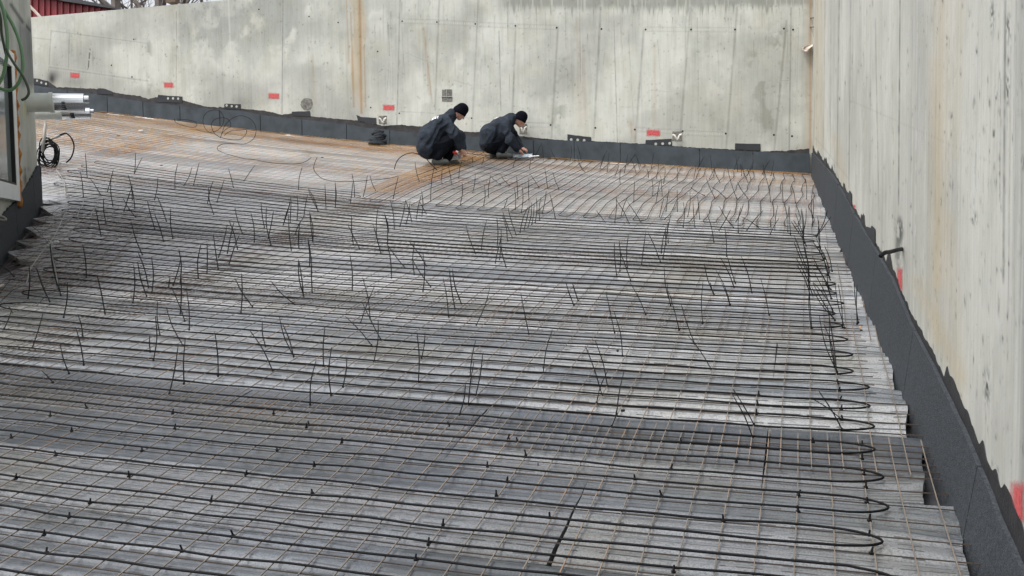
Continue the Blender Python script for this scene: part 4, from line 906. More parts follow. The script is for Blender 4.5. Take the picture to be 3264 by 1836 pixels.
# ------------------------------------------------------------------ cable ties
QA = (.4831, 0, 450); Q4 = (.3699, 0, 900); Q5 = (.3699, 900, 900); Q6 = (.3699, 1800, 900); Q7 = (.3699, 900, 500); Q8 = (.3699, 1900, 450); Q0 = (1, 0, 0)
TAILS = [
(QA, [(575,240,562,75),(887,213,893,75),(890,205,940,105),(550,365,530,195),(745,428,733,240),(708,335,748,185),(663,352,590,240),(818,462,875,290),(873,388,845,220),(890,440,868,300),(893,498,812,375),(1020,388,1042,240),(1155,310,1172,150),(1213,295,1268,168),(1277,290,1315,140),(1370,408,1408,258),(1410,480,1375,300),(1432,400,1480,255),(1540,305,1507,180),(1610,262,1685,155),(1970,318,1995,168),(2152,455,2144,285),(2213,438,2212,270),(2102,468,2035,325),(700,540,683,380),(667,625,630,440),(1022,578,972,390),(1098,528,1036,362),(1140,642,1126,442),(1080,662,1020,480),(1600,610,1550,435),(1678,665,1655,470),(1745,570,1722,400),(1788,682,1758,430),(1770,640,1805,460),(1870,552,1920,365),(1915,540,1922,390),(1960,520,1960,355),(2005,500,2030,350),(1948,618,2005,500),(2065,662,2042,470),(1972,700,1978,540),(1922,718,1905,480),(1442,765,1500,550),(1500,738,1543,535),(1567,712,1510,520),(1440,845,1408,615),(1512,808,1580,615),(1308,900,1328,675),(1366,875,1366,670),(877,1065,882,815),(1003,998,1000,765),(980,965,912,735),(967,1020,908,795),(940,750,865,530),(1187,938,1180,710),(1143,950,1195,765),(1190,1140,1195,890),(1249,1245,1229,965),(1055,1280,1040,1055),(1220,1188,1130,960),(1112,962,1122,895),(1205,1345,1095,1090),(2003,1022,1970,780),(2060,998,2057,755),(2043,830,2035,655),(1665,1092,1548,900),(1945,1078,1785,920),(1590,1135,1594,870),(1752,1355,1730,1190),(1937,1418,1842,1150),(693,1138,640,880),(570,900,545,680),(402,1018,330,670),(328,1058,240,830),(420,1162,445,930),(185,1035,192,820),(28,1235,75,1120),(92,893,0,815),(213,1360,285,1130),(545,1280,512,1140)]),
(Q4, [(595,785,518,535),(722,710,650,385),(455,862,360,762),(1323,672,1338,285),(1460,955,1535,545),(1585,872,1597,485),(1880,808,1850,425),(2350,762,2145,405),(1295,600,1292,450)]),
(Q5, [(97,640,0,355),(355,718,367,380),(420,975,424,560),(240,1050,290,675),(522,900,557,645),(790,682,825,318),(768,540,540,290),(845,485,690,175),(1173,858,1160,430),(1200,652,1230,430),(1672,362,1790,30),(2125,447,2055,92),(1618,810,1668,495),(1603,1055,1650,688),(1668,975,1728,605),(1527,1142,1578,875),(2248,778,2328,405)]),
(Q6, [(78,195,10,0),(115,158,65,0),(430,435,355,80),(498,628,422,245),(697,278,565,5),(912,195,882,0),(987,412,900,90),(1188,355,1192,-12),(1287,102,1255,0),(1422,188,1350,0),(1613,85,1598,0),(1762,285,1687,-42),(1120,527,1003,182),(1262,742,1065,460),(320,962,178,545),(367,885,260,495),(275,1035,370,765),(447,1135,512,762),(405,1235,447,1100),(1618,1328,1450,975),(1630,1220,1450,918),(2390,1265,2185,930),(2385,1180,2145,1010),(2130,395,2105,0),(2395,390,2357,15),(2345,775,2192,280),(2330,735,2235,360),(2345,780,2260,190),(2320,700,2280,300),(2300,140,2240,0),(2315,310,2130,45)]),
(Q7, [(377,455,367,238),(455,435,455,222),(308,472,220,268),(10,585,72,395),(262,728,235,475),(142,778,150,560),(235,945,220,720),(182,1197,140,885),(602,1150,583,845),(755,1385,690,1038),(675,1425,800,1105),(623,342,600,145),(587,400,607,220),(697,342,733,158),(803,290,755,160),(955,360,1000,165),(1180,212,1143,40),(1277,380,1315,50),(1375,228,1378,90),(1460,235,1430,70),(1520,182,1550,25),(1012,600,1062,370),(1065,578,1100,390),(1115,555,1060,370),(1155,532,1197,330),(1203,510,1200,290),(1240,490,1185,390),(965,625,930,375),(915,650,880,490),(812,700,822,445),(612,755,597,500),(668,792,565,585),(850,835,785,585),(940,1043,905,745),(905,745,880,490),(1060,962,905,755),(1137,1015,1140,735),(1242,942,1090,725),(1212,1155,1215,840),(1278,1115,1115,875),(1432,1370,1385,1040),(1488,1307,1440,970),(1543,1262,1465,965),(1667,835,1580,580),(1715,803,1763,535),(1850,780,1848,520),(1872,885,1885,620),(1835,915,1885,690),(1928,950,1878,700),(1940,720,1895,500),(1980,690,1900,475),(2015,670,1945,440),(2048,652,2120,425),(2083,630,2135,415),(2150,582,2170,400),(2117,607,2150,390),(2180,562,2190,350),(2218,545,2230,340),(1533,415,1548,215),(1640,310,1663,140),(1735,420,1740,240),(1775,348,1795,165),(2030,365,2018,165),(2125,372,2125,175),(2285,268,2262,100),(2213,268,2130,140),(2382,272,2330,130),(2060,478,2070,260),(2352,528,2305,315),(2240,490,2275,290),(2008,455,1995,255),(1912,440,1940,355),(1880,235,1790,160),(1958,245,1880,150),(1640,50,1640,0),(1720,65,1735,0),(1988,90,2015,0),(2130,98,2145,0)]),
(Q8, [(78,697,0,595),(162,702,175,480),(215,645,280,470),(285,712,170,500),(387,698,270,520),(548,648,585,490),(603,598,630,400),(515,535,550,340),(570,465,555,290),(488,465,480,310),(325,525,332,340),(208,372,215,225),(452,312,437,235),(583,365,595,230),(700,602,700,420),(852,742,835,520),(893,672,875,470),(790,650,808,430),(750,740,752,520),(935,470,810,395),(1023,490,950,320),(1115,492,990,390),(1212,498,1130,220),(1308,495,1215,350),(1505,525,1435,230),(1612,530,1605,340),(1718,532,1680,370),(1812,497,1800,315),(1863,715,1875,500),(1183,743,1062,560),(1225,785,1250,560),(1205,697,1270,540),(1060,770,1160,590),(1300,765,1440,595),(1415,757,1250,650),(1503,795,1578,660),(1540,765,1565,550),(1652,775,1662,560),(1675,800,1665,560),(1785,790,1810,570),(1785,845,1765,590),(1015,870,955,620),(1125,990,1107,730),(577,1005,620,700),(563,965,610,730),(605,895,600,740),(622,875,645,630),(553,1035,450,790),(392,1058,428,780),(268,1085,280,800),(205,1115,197,850),(177,1152,157,870),(297,1200,200,930),(643,1415,585,1075),(1015,1320,932,1050),(1155,1405,1032,1110),(1190,1258,1070,1000),(1200,1222,1130,990),(1342,1300,1250,990),(1898,825,2025,650),(1940,945,1922,670),(1785,845,1680,690),(1795,880,1700,680),(1810,1000,1780,720),(1830,1150,1705,865),(1835,1215,1800,940),(1845,1320,1725,1055),(1960,1010,1870,870),(2010,1130,1950,940),(2018,1195,1965,1010),(2005,1270,1880,1055),(2025,1355,1990,1130),(2035,1445,1870,1215)]),
(Q0, [(2732,1032,2732,905)])]
def tie(bx, by, tx, ty, i):
    b = onS(bx, by, .006); b = Vector((b.x, b.y, SM(b.x, b.y) + .006)); D = b.dot(FW)
    lean = random.uniform(-.5, .5)
    tpx = atdepth(tx, ty, D); L = (tpx - b).length; tpx = atdepth(tx, ty, D + lean * .12 * min(L, .3))
    k = MB(); side = (tpx - b).cross(FW).normalized(); m1 = b.lerp(tpx, .5) + side * L * random.uniform(-.06, .06) 
    far = D > 9
    k.tube(catmull([b, m1, tpx], 4), [.0040 if D < 7.5 else .0052] * 6 + [.0032 if D < 7.5 else .0042] * 2 + [.0018], 4)
    k.box(b, RT * .0055, FH * .006, UZ * .007)
    o = k.build('cable_tie', M['tie'])
    return o
ti = 0; far_ties = []
def tie_group(px, py):
    if py < 700: return ('black cable tie with uncut tail standing up in the lengthwise upper rows', 'cable ties with uncut tails in the upper field')
    if px > 2560: return ('black cable tie with uncut tail in the dense bunch along the right-hand cable loops', 'cable ties with uncut tails at the right-hand loops')
    if py < 1000: return ('black cable tie with uncut tail standing up among the middle crosswise rows', 'cable ties with uncut tails in the middle rows')
    return ('black cable tie with long uncut tail standing up in the nearer rows', 'cable ties with uncut tails in the nearer rows')
for (sc_, ox, oy), L in TAILS:
    for a, b_, c_, d_ in L:
        px, py, qx, qy = ox + sc_ * a, oy + sc_ * b_, ox + sc_ * c_, oy + sc_ * d_
        o = tie(px, py, qx, qy, ti)
        if py < 640: far_ties.append(o); continue
        g = tie_group(px, py); tag(o, g[0], 'cable tie', g[1]); ti += 1
        if px > 2560 and 700 < py < 1080 and random.random() < .85:      # the bunch at the right-hand loops is two or three deep
            o = tie(px + random.uniform(-7, 9), py + random.uniform(-10, 10), qx + random.uniform(-12, 12), qy - random.uniform(0, 34), ti); tag(o, g[0], 'cable tie', g[1]); ti += 1
rs = random.Random(99)
for i in range(40):       # faint ones close to the back wall
    x = rs.uniform(1690, 2560); y = 492 + (x - 1690) * .055 + rs.uniform(4, 60)
    far_ties.append(tie(x, y, x + rs.uniform(-28, 28), y - rs.uniform(28, 62), 0))
kk = MB()
for o in far_ties:
    b0 = len(kk.v); kk.v += [v.co.copy() for v in o.data.vertices]; kk.f += [tuple(b0 + i for i in p.vertices) for p in o.data.polygons]
    me = o.data; bpy.data.objects.remove(o); bpy.data.meshes.remove(me)
tag(kk.build('cable_ties', M['tie']), 'thicket of small uncut cable tie tails over the far rows in front of the back wall', 'cable ties', None, 'stuff')
HE = [((.3699, 0, 1300), [(432,60),(617,190),(98,248),(478,402),(1223,360),(1110,580),(135,602),(775,810),(597,930),(378,1085),(400,1235),(1505,170),(1488,40),(2120,562),(2388,355),(1820,790),(2005,1090),(1570,1225),(2357,40)]),
((.3699, 0, 900), [(745,1075)]), ((.3699, 900, 1300), [(207,158),(228,138),(1435,145),(1948,255),(2025,280),(512,290),(275,490),(1767,495),(2098,400),(1937,620),(258,725),(1843,745),(2305,935),(1385,995),(1258,1165),(1148,1295)]),
((.3699, 1800, 1300), [(1002,290),(2140,285),(1478,455),(917,515),(603,603),(833,750),(2015,742),(2012,882),(1367,965),(937,1400)]),
((.577, 2200, 1000), [(950,720),(950,795),(960,880),(970,950),(975,1035),(990,1135),(182,1135),(990,1215),(1000,1315),(378,442),(373,495),(365,548),(830,470),(835,520),(840,575),(815,380),(825,420)])]
for (sc_, ox, oy), L in HE:
    for a, b_ in L:
        b = onS(ox + sc_ * a, oy + sc_ * b_, .008); k = MB(); tl = random.uniform(-.4, .4); d = (UZ + RT * tl + FH * random.uniform(-.3, .3)).normalized()
        k.tube([b - d * .010, b - d * .002, b, b + d * random.uniform(.016, .026)], [.0062, .0068, .0052, .0042], 5)
        k.box(b - UZ * .006, RT * .0075, FH * .008, UZ * .0045)
        side = ox + sc_ * a > 2560
        tag(k.build('cable_tie', M['tie']), 'trimmed black cable tie stub on the right-hand cable loops' if side else 'trimmed black cable tie stub on the nearest cable rows', 'cable tie', 'trimmed cable ties at the right-hand loops' if side else 'trimmed cable ties in the nearest rows')
        ti += 1
print('ties', ti)

# ------------------------------------------------------------------ organic shapes: tapered limbs blended into one surface
class Blob:
    def __init__(s, step, k=.03): s.step = step; s.k = k; s.L = []; s.cuts = []
    def cap(s, a, b, ra, rb=None, sc_=(1, 1, 1)): s.L.append((np.array(a, float), np.array(b, float), ra, ra if rb is None else rb, np.array(sc_, float))); return s
    def chain(s, pts, rr):
        for i in range(len(pts) - 1): s.cap(pts[i], pts[i + 1], rr[i], rr[i + 1])
        return s
    def one(s, P, e):
        a, b, ra, rb, q = e; c = (a + b) / 2
        Q = (P - c) / q; A = (a - c) / q; B = (b - c) / q; ab = B - A; L2 = ab.dot(ab) + 1e-12
        t = np.clip(((Q - A) @ ab) / L2, 0, 1); d = np.linalg.norm(Q - A - t[..., None] * ab, axis=-1) - (ra + (rb - ra) * t)
        return d * q.min()
    def sdf(s, P):
        d = np.full(P.shape[:-1], 9.0)
        for e in s.L: 
            dc = s.one(P, e); h = np.clip(.5 + .5 * (dc - d) / s.k, 0, 1); d = dc * (1 - h) + d * h - s.k * h * (1 - h)
        return d
    def mesh(s, disp=None, cut=None):
        lo = np.min([np.minimum(e[0], e[1]) - max(e[2], e[3]) * e[4].max() for e in s.L], 0) - .05; hi = np.max([np.maximum(e[0], e[1]) + max(e[2], e[3]) * e[4].max() for e in s.L], 0) + .05
        n = np.ceil((hi - lo) / s.step).astype(int) + 1; ax = [lo[i] + s.step * np.arange(n[i]) for i in range(3)]
        F = np.full(tuple(n), .5)
        for e in s.L:
            m_ = max(e[2], e[3]) * e[4].max() + s.k + .04; l = np.minimum(e[0], e[1]) - m_; h_ = np.maximum(e[0], e[1]) + m_
            sl_ = tuple(slice(max(0, int((l[i] - lo[i]) / s.step)), min(n[i], int((h_[i] - lo[i]) / s.step) + 2)) for i in range(3))
            G = np.stack(np.meshgrid(*[ax[i][sl_[i]] for i in range(3)], indexing='ij'), -1)
            dc = s.one(G, e); d = F[sl_]; h = np.clip(.5 + .5 * (dc - d) / s.k, 0, 1); F[sl_] = dc * (1 - h) + d * h - s.k * h * (1 - h)
        G = np.stack(np.meshgrid(*ax, indexing='ij'), -1)
        if disp is not None: F = F + disp(G)
        if cut is not None: F = np.maximum(F, cut(G))
        # surface nets
        neg = F < 0; c8 = [(i, j, k) for i in (0, 1) for j in (0, 1) for k in (0, 1)]
        cnt = sum(neg[i:n[0] - 1 + i, j:n[1] - 1 + j, k:n[2] - 1 + k].astype(int) for i, j, k in c8); act = (cnt > 0) & (cnt < 8)
        idx = -np.ones(act.shape, int); ii = np.argwhere(act); idx[act] = np.arange(len(ii)); acc = np.zeros((len(ii), 3)); w_ = np.zeros(len(ii))
        for a in range(8):
            for b in range(a + 1, 8):
                ca, cb = np.array(c8[a]), np.array(c8[b])
                if np.abs(ca - cb).sum() != 1: continue
                fa = F[tuple((ii + ca).T)]; fb = F[tuple((ii + cb).T)]; m_ = (fa < 0) != (fb < 0); t = np.where(m_, fa / np.where(m_, fa - fb, 1), 0)
                acc += np.where(m_[:, None], ca + (cb - ca) * t[:, None], 0); w_ += m_
        V = (ii + acc / w_[:, None]) * s.step + lo; faces = []
        for d in range(3):
            e = [0, 0, 0]; e[d] = 1; u, v = [x for x in range(3) if x != d]
            A = neg[tuple(slice(1, n[x] - 1) if x != d else slice(0, n[x] - 1) for x in range(3))]; B = neg[tuple(slice(1, n[x] - 1) if x != d else slice(1, n[x]) for x in range(3))]
            for q in np.argwhere(A != B):
                c = q.copy(); c[u] += 1; c[v] += 1; du = np.zeros(3, int); du[u] = 1; dv = np.zeros(3, int); dv[v] = 1
                f = [idx[tuple(c - du - dv)], idx[tuple(c - dv)], idx[tuple(c)], idx[tuple(c - du)]]
                if min(f) < 0: continue
                ins = A[tuple(q)]
                if (not ins) ^ (d == 1): f = f[::-1]
                faces.append(tuple(int(x) for x in f))
        return V, faces
def place(V, org, ang):
    c, s_ = math.cos(ang), math.sin(ang); V = np.asarray(V)
    return np.stack([V[:, 0] * c - V[:, 1] * s_ + org[0], V[:, 0] * s_ + V[:, 1] * c + org[1], V[:, 2] + org[2]], -1)
def folds(amp, f, sd, d=(1, 0, 1)):
    def g(G):
        a = G[..., 0] * d[0] + G[..., 2] * d[2]; b = -G[..., 0] * d[2] + G[..., 2] * d[0]
        return amp * (np.abs(2 * vn(a * f + 2 * G[..., 1] * f * .6, b * f * .35 + G[..., 1] * 3, sd) - 1) - .5) + amp * .4 * (vn(a * f * 2.3, b * f + G[..., 1] * 9, sd + 5) - .5)
    return g
def person(org, ang, K, label, gname):
    t = empty('person', org); tag(t, label, 'person')
    def add(name, blob, mm, disp=None, cut=None, par=t):
        V, f = blob.mesh(disp, cut); o = mesh_obj(name, place(V, org, ang), f, M[mm], smooth=True); keep(o, t); return o
    hd = np.array(K['head']); nk = np.array(K['neck']); tilt = K['tilt']; fw_ = np.array([math.cos(tilt), 0, math.sin(tilt)]); upv = np.array([-math.sin(tilt), 0, math.cos(tilt)])
    # body: head with face, neck, trunk, arms, hands, legs as one surface
    B = Blob(.0065, .018)
    B.cap(hd - upv * .012, hd + upv * .03, .088, .086, (1.08, .9, 1.08)); B.cap(hd + fw_ * .045 - upv * .075, hd + fw_ * .062 - upv * .085, .042, .036)   # skull, jaw
    B.cap(hd + fw_ * .096 - upv * .012, hd + fw_ * .112 - upv * .036, .009, .014)        # nose
    B.cap(hd + fw_ * .083 + np.array([0, .02, 0]) - upv * .066, hd + fw_ * .083 - np.array([0, .02, 0]) - upv * .066, .011)                               # lips
    for sgn in (1, -1):
        B.cap(hd + np.array([0, .082 * sgn, 0]) + upv * .005, hd + np.array([0, .086 * sgn, 0]) - upv * .028 , .014, .011)                                 # ear
        B.cap(hd + fw_ * .082 + np.array([0, .034 * sgn, 0]) + upv * .014, hd + fw_ * .084 + np.array([0, .03 * sgn, 0]) + upv * .014, .010)               # brow
    B.cap(nk, hd - upv * .06, .055, .052)
    B.chain([K['pelvis'], K['belly'], K['chest'], nk], [.11, .11, .12, .06])
    for s_ in (0, 1):
        sh, el, wr = [np.array(K['arms'][s_][i]) for i in range(3)]; B.chain([K['chest'], sh, el, wr], [.09, .058, .042, .027])
        hdir = np.array(K['hands'][s_]) - wr; hdir = hdir / np.linalg.norm(hdir); sg = -1 if s_ == 0 else 1
        lat = np.cross(hdir, [0, 0, 1.0]); lat /= np.linalg.norm(lat); pn = np.cross(lat, hdir)
        palm = wr + hdir * .05; B.cap(wr, palm, .024, .028); B.cap(palm - lat * .018, palm + lat * .018, .022)
        kn = palm + hdir * .038
        for i, L in enumerate((.036, .042, .040, .031)):
            r0 = kn + lat * (.028 - .019 * i); c1 = .55 + .12 * i
            p1 = r0 + (hdir * math.cos(c1 * .6) - pn * math.sin(c1 * .6)) * L; p2 = p1 + (hdir * math.cos(c1 * 1.6) - pn * math.sin(c1 * 1.6)) * L * .75
            e1 = Blob(.01); B.L += [(palm + lat * (.022 - .015 * i), r0, .010, .0095, np.ones(3)), (r0, p1, .0095, .0085, np.ones(3)), (p1, p2, .0085, .007, np.ones(3))]
        th = palm + lat * .026 - hdir * .01; t1 = th + lat * .026 + hdir * .03 - pn * .01; B.cap(palm, th, .014, .012); B.cap(th, t1, .011, .010); B.cap(t1, t1 + hdir * .024 - lat * .01 - pn * .012, .009, .008)
        hp, kn_, an, to = [np.array(x) for x in K['legs'][s_]]; B.chain([K['pelvis'], hp, kn_, an], [.10, .085, .055, .038]); B.cap(an, to, .036, .028)
    V, f = B.mesh(); o = mesh_obj('body', place(V, org, ang), f, M['skin'], smooth=True); keep(o, t)
    # beanie
    Hh = Blob(.009, .02); Hh.cap(hd + upv * .0 - fw_ * .012, hd + upv * .05 - fw_ * .015, .112, .100, (1.08, .93, 1.05))
    add('beanie', Hh, 'wool', lambda G: .0012 * np.sin(np.arctan2(G[..., 1], (G - hd) @ fw_) * 40), lambda G: -((G - hd) @ (upv + fw_ * K['brim'])) + K['cut'])
    # jacket with hood and sleeves
    J = Blob(.0105, .05); P_, Be, Ch = [np.array(K[x]) for x in ('pelvis', 'belly', 'chest')]; r = K['rad']
    for yy in (-.07, .07): J.chain([P_ + [0, yy, 0], Be + [0, yy, 0], Ch + [0, yy, 0]], [r[0], r[1], r[2]])
    J.cap(np.array(K['arms'][0][0]), np.array(K['arms'][1][0]), .085)
    J.cap(Ch, nk, r[2], .085)
    h0 = nk + np.array([-.03, 0, .0]); J.cap(h0 + [0, -.05, 0], h0 + [0, .05, 0], .070); J.cap(h0 + np.array(K['hood']), h0 + np.array(K['hood']) * .4, .075, .085)
    for s_ in (0, 1):
        sh, el, wr = [np.array(K['arms'][s_][i]) for i in range(3)]; J.chain([sh, el, el + (wr - el) * .93], [.100, .084, .058])
    jk = add('jacket', J, 'jacket', folds(.030, 9, K['seed'], K['fold']))
    T = Blob(.0105, .045)
    for s_ in (0, 1):
        hp, kn_, an, to = [np.array(x) for x in K['legs'][s_]]; T.chain([P_, hp, kn_, an + (kn_ - an) * .02], [.13, .125, .095, .072])
    T.cap(P_ + [.02, -.06, -.03], P_ + [.02, .06, -.03], .13)
    add('trousers', T, 'trousers', folds(.012, 12, K['seed'] + 9, (0, 0, 1)))
    for s_ in (0, 1):
        hp, kn_, an, to = [np.array(x) for x in K['legs'][s_]]; F_ = Blob(.008, .03); bk = an - (to - an) * .28; bk[2] = to[2] + .012
        F_.cap(an + [0, 0, .05], an - [0, 0, .02], .058, .054); F_.cap(bk, to, .052, .046); F_.cap(to, to + (to - an) * [.25, .25, 0], .040, .032)
        bt = add('boot', F_, 'boot', folds(.004, 22, 3), lambda G: (to[2] - .030) - G[..., 2])
        d_ = (to - an) * [1, 1, 0]; d_ /= np.linalg.norm(d_); k = MB(); 
        so_ = Blob(.008, .02); so_.cap(bk * [1, 1, 0] + [0, 0, to[2] - .032], (to + (to - an) * [.28, .28, 0]) * [1, 1, 0] + [0, 0, to[2] - .032], .044, .040, (1, 1, .34))
        add('sole', so_, 'sole')
    return t, J
org1 = onS(1398, 522, 0); org1.y = 14.62; org1.x = org1.x + .03; org1.z = SM(org1.x, org1.y) - .001
K1 = dict(head=(.375, .01, .868), neck=(.225, 0, .80), tilt=-.85, brim=-.38, cut=-.045, pelvis=(-.17, 0, .29), belly=(-.13, 0, .45), chest=(.04, 0, .63), rad=(.185, .190, .165), hood=(.03, 0, .06),
          arms=[((.10, -.18, .68), (.27, -.25, .47), (.33, -.12, .27)), ((.14, .18, .68), (.36, .20, .48), (.40, .07, .27))], hands=[(.37, -.08, .20), (.43, .03, .2)],
          legs=[((-.14, -.10, .24), (.20, -.17, .40), (-.03, -.14, .10), (.10, -.15, .035)), ((-.12, .12, .24), (.27, .16, .42), (.14, .10, .10), (.28, .09, .035))], seed=11, fold=(1, 0, -.6))
p1, J1 = person(org1, YAW + .10, K1, 'crouching worker in dark jacket and black beanie holding red-handled pliers, boots on the orange mesh', 'a')
org2 = onS(1604, 492, 0); org2.x = -4.36; org2.y = 15.78; org2.z = SM(org2.x, org2.y) - .001
q_ = topx(org2.x, org2.y, org2.z)
K2 = dict(head=(.29, -.01, .665), neck=(.15, 0, .67), tilt=-.72, brim=-.30, cut=-.03, pelvis=(-.27, 0, .27), belly=(-.24, 0, .40), chest=(-.06, 0, .545), rad=(.16, .17, .15), hood=(.0, 0, .015),
          arms=[((.02, -.18, .56), (.09, -.22, .30), (.22, -.12, .14)), ((.06, .18, .56), (.20, .17, .32), (.30, .02, .17))], hands=[(.28, -.10, .10), (.35, -.02, .15)],
          legs=[((-.24, -.10, .22), (.10, -.18, .40), (-.06, -.14, .10), (.08, -.15, .035)), ((-.22, .12, .22), (.14, .14, .42), (-.16, .10, .10), (-.02, .10, .035))], seed=31, fold=(1, 0, -.4))
p2, J2 = person(org2, YAW + .05, K2, 'crouching worker in dark jacket bending low over his bare hands beside the back wall', 'b')
# white print on the backs: letter-like strokes laid on the jacket surface
def stamp(J, org, ang, K, strokes, c0, nrm, size, rot, par):
    c0 = np.array(c0, float); nrm = np.array(nrm, float); nrm /= np.linalg.norm(nrm); u = np.cross([0, 1.0, 0], nrm); u /= np.linalg.norm(u); v = np.cross(nrm, u)
    cr_, sr_ = math.cos(rot), math.sin(rot); U = u * cr_ + v * sr_; W = -u * sr_ + v * cr_
    fd = folds(.030, 9, K['seed'], K['fold']); vs = []; fs = []
    for (x0, y0, x1, y1) in strokes:
        n1 = max(1, int(abs(x1 - x0) / .25)); n2_ = max(1, int(abs(y1 - y0) / .25)); b = len(vs)
        for j in range(n2_ + 1):
            for i in range(n1 + 1):
                p = c0 + (U * (x0 + (x1 - x0) * i / n1) + W * (y0 + (y1 - y0) * j / n2_)) * size + nrm * .30
                P = p[None, :] - nrm[None, :] * np.linspace(0, .45, 225)[:, None]; d = J.sdf(P) + fd(P); w_ = np.where(d < .006)[0]; vs.append(P[w_[0] if len(w_) else 60])
        for j in range(n2_):
            for i in range(n1): a = b + j * (n1 + 1) + i; fs.append((a, a + 1, a + n1 + 2, a + n1 + 1))
    o = mesh_obj('jacket_print', place(np.array(vs), org, ang), fs, M['print']); keep(o, par)
SS = [(0, 0, 1, .24), (.76, 0, 1, .62), (0, .40, 1, .62), (0, .40, .24, 1.0), (0, .80, 1, 1.02)]
SM_ = [(1.15, .02, 1.35, .16), (1.15, .24, 1.35, .38), (1.15, .46, 1.35, .6), (1.15, .68, 1.35, .82), (1.15, .9, 1.35, 1.0)]
stamp(J1, org1, YAW + .10, K1, SS + SM_, (-.11, -.12, .68), (-.45, -.80, .60), .10, -.5, p1)
stamp(J2, org2, YAW + .05, K2, SS + SM_[:3], (-.15, -.06, .60), (-.35, -.5, .9), .065, -.6, p2)

# the red-handled tool, paper behind the feet, bag, pen, cable pile
D1 = org1.dot(FW)
def P1(zx, zy, dd=0): return atdepth(1200 + zx * .2329, 280 + zy * .2329, D1 + dd)
t = empty('tying_tool', P1(1080, 890, -.12)); tag(t, 'red-handled tying pliers held in the nearer worker\'s hands', 'pliers')
k = MB(); k.tube([P1(1050, 872, -.14), P1(1072, 890, -.14), P1(1098, 905, -.14)], [.022, .026, .018], 8); keep(k.build('handle', M['red_tool'], smooth=True), t)
k = MB(); k.tube([P1(1095, 905, -.13), P1(1128, 930, -.12), P1(1132, 970, -.12)], [.010, .009, .007], 6); k.tube([P1(1100, 900, -.13), P1(1160, 865, -.1), P1(1190, 848, -.1)], [.006, .005, .003], 6); keep(k.build('jaw', M['steel']), t)
k = MB(); rs = random.Random(8)
def crumple(zp, dd, lift, name, mm, label, cat, n=9, P=P1):
    vs = []; fs = []; c_ = P(*zp[0], dd)
    (x0, y0), (x1, y1) = zp
    for j in range(n):
        for i in range(n):
            u, v = i / (n - 1), j / (n - 1); p = P(x0 + (x1 - x0) * u + rs.uniform(-6, 6), y0 + (y1 - y0) * v + rs.uniform(-4, 4), dd - .06 + .12 * (1 - v) + rs.uniform(-.025, .025)); vs.append(p)
    for j in range(n - 1):
        for i in range(n - 1): a = j * n + i; fs.append((a, a + 1, a + n + 1, a + n))
    o = mesh_obj(name, vs, fs, M[mm]); tag(o, label, cat); md = o.modifiers.new('s', 'SOLIDIFY'); md.thickness = .004; return o
crumple([(925, 892), (1160, 985)], .22, 0, 'plastic_sheet', 'white_paper', 'white crumpled plastic sheet on the mesh behind the nearer worker\'s boots', 'plastic sheet')
D2 = org2.dot(FW)
def P2(zx, zy, dd=0): return atdepth(1200 + zx * .2329, 280 + zy * .2329, D2 + dd)
crumple([(1850, 905), (2130, 950)], -.10, 0, 'plastic_bag', 'bag', 'clear bluish plastic bag of ties lying under the farther worker\'s hands', 'bag', P=P2)
k = MB(); k.tube([P2(2080, 940, -.14), P2(2225, 930, -.14)], .010, 7); tag(k.build('white_tube', M['white_paper']), 'white marker-like tube lying in the plastic bag\'s mouth', 'tube')
# black heap of cable or felt by the wall
cc = onS(1203, 461, 0); Dc = cc.dot(FW)
t = tag(empty('felt_pile', cc), 'small dome-shaped pile of folded black felt strips against the back wall', 'pile')
hh = 47 * Dc / FPX; ww = 50 * Dc / FPX
for i in range(7):
    f_ = i / 7; rr = ww * .5 * (1 - .48 * f_ ** 1.8) * (1.15 if i == 0 else 1); sh = .02 * math.sin(i * 2.1) + .04 * f_
    k = MB(); ring = []
    n = 22; b0 = 0; z0 = hh * (i / 7.2); z1 = hh * ((i + 1.15) / 7.2) * (1 if i < 6 else .98)
    for z_, s_ in ((z0, 1), (z0 + (z1 - z0) * .5, 1.04), (z1, .93)):
        for a in range(n): an = 2 * math.pi * a / n; q = rr * s_ * (1 + .06 * math.sin(an * 3 + i * 2) + .04 * random.random()); k.v.append(cc + RT * (math.cos(an) * q + sh) + FH * (math.sin(an) * q * .7) + UZ * (z_ + .012 * math.sin(an * 2 + i)))
    for l_ in range(2):
        for a in range(n): a2 = (a + 1) % n; k.f.append((l_ * n + a, l_ * n + a2, (l_ + 1) * n + a2, (l_ + 1) * n + a))
    k.f.append(tuple(range(2 * n, 3 * n))); keep(k.build('felt_fold', M['rag'], smooth=False), t)

# loose cable loops lying and standing on the mesh
def looppx(pts, name, label, r=.0045, base=None, sc_=.1941, ox=400, oy=300, mm='cable', group='loose cable loops on the mesh'):
    P = [(ox + x * sc_, oy + y * sc_) for x, y in pts]; b = onS(*(base or P[0])); D = b.dot(FW)
    W = []
    for x, y in P:
        g = onS(x, y, .02) if y > 250 else None
        p = atdepth(x, y, D)
        if p.z < SM(p.x, p.y) + .01 and g is not None: p = g
        W.append(p)
    k = MB(); k.tube(catmull(W, 6), r, 5); return tag(k.build(name, M[mm], smooth=True), label, 'cable', group)
looppx([(1560,720),(1590,620),(1640,500),(1750,400),(1880,355),(2010,385),(2100,460),(2145,590),(2110,720),(2020,795),(1900,820),(1700,810),(1580,825),(1515,870),(1520,920),(1600,960),(1680,990),(1800,1020),(1950,1060),(2110,1075)], 'cable', 'largest loose thin cable loop standing up from the mesh left of the workers', base=(720, 450))
looppx([(1560,715),(1480,660),(1400,640),(1320,580),(1275,470),(1285,370),(1350,290),(1450,262),(1540,275),(1600,350),(1615,430),(1580,530),(1500,600),(1400,630),(1250,610),(1160,580)], 'cable', 'middle loose thin cable loop crossing the foam strip seam', base=(700, 440))
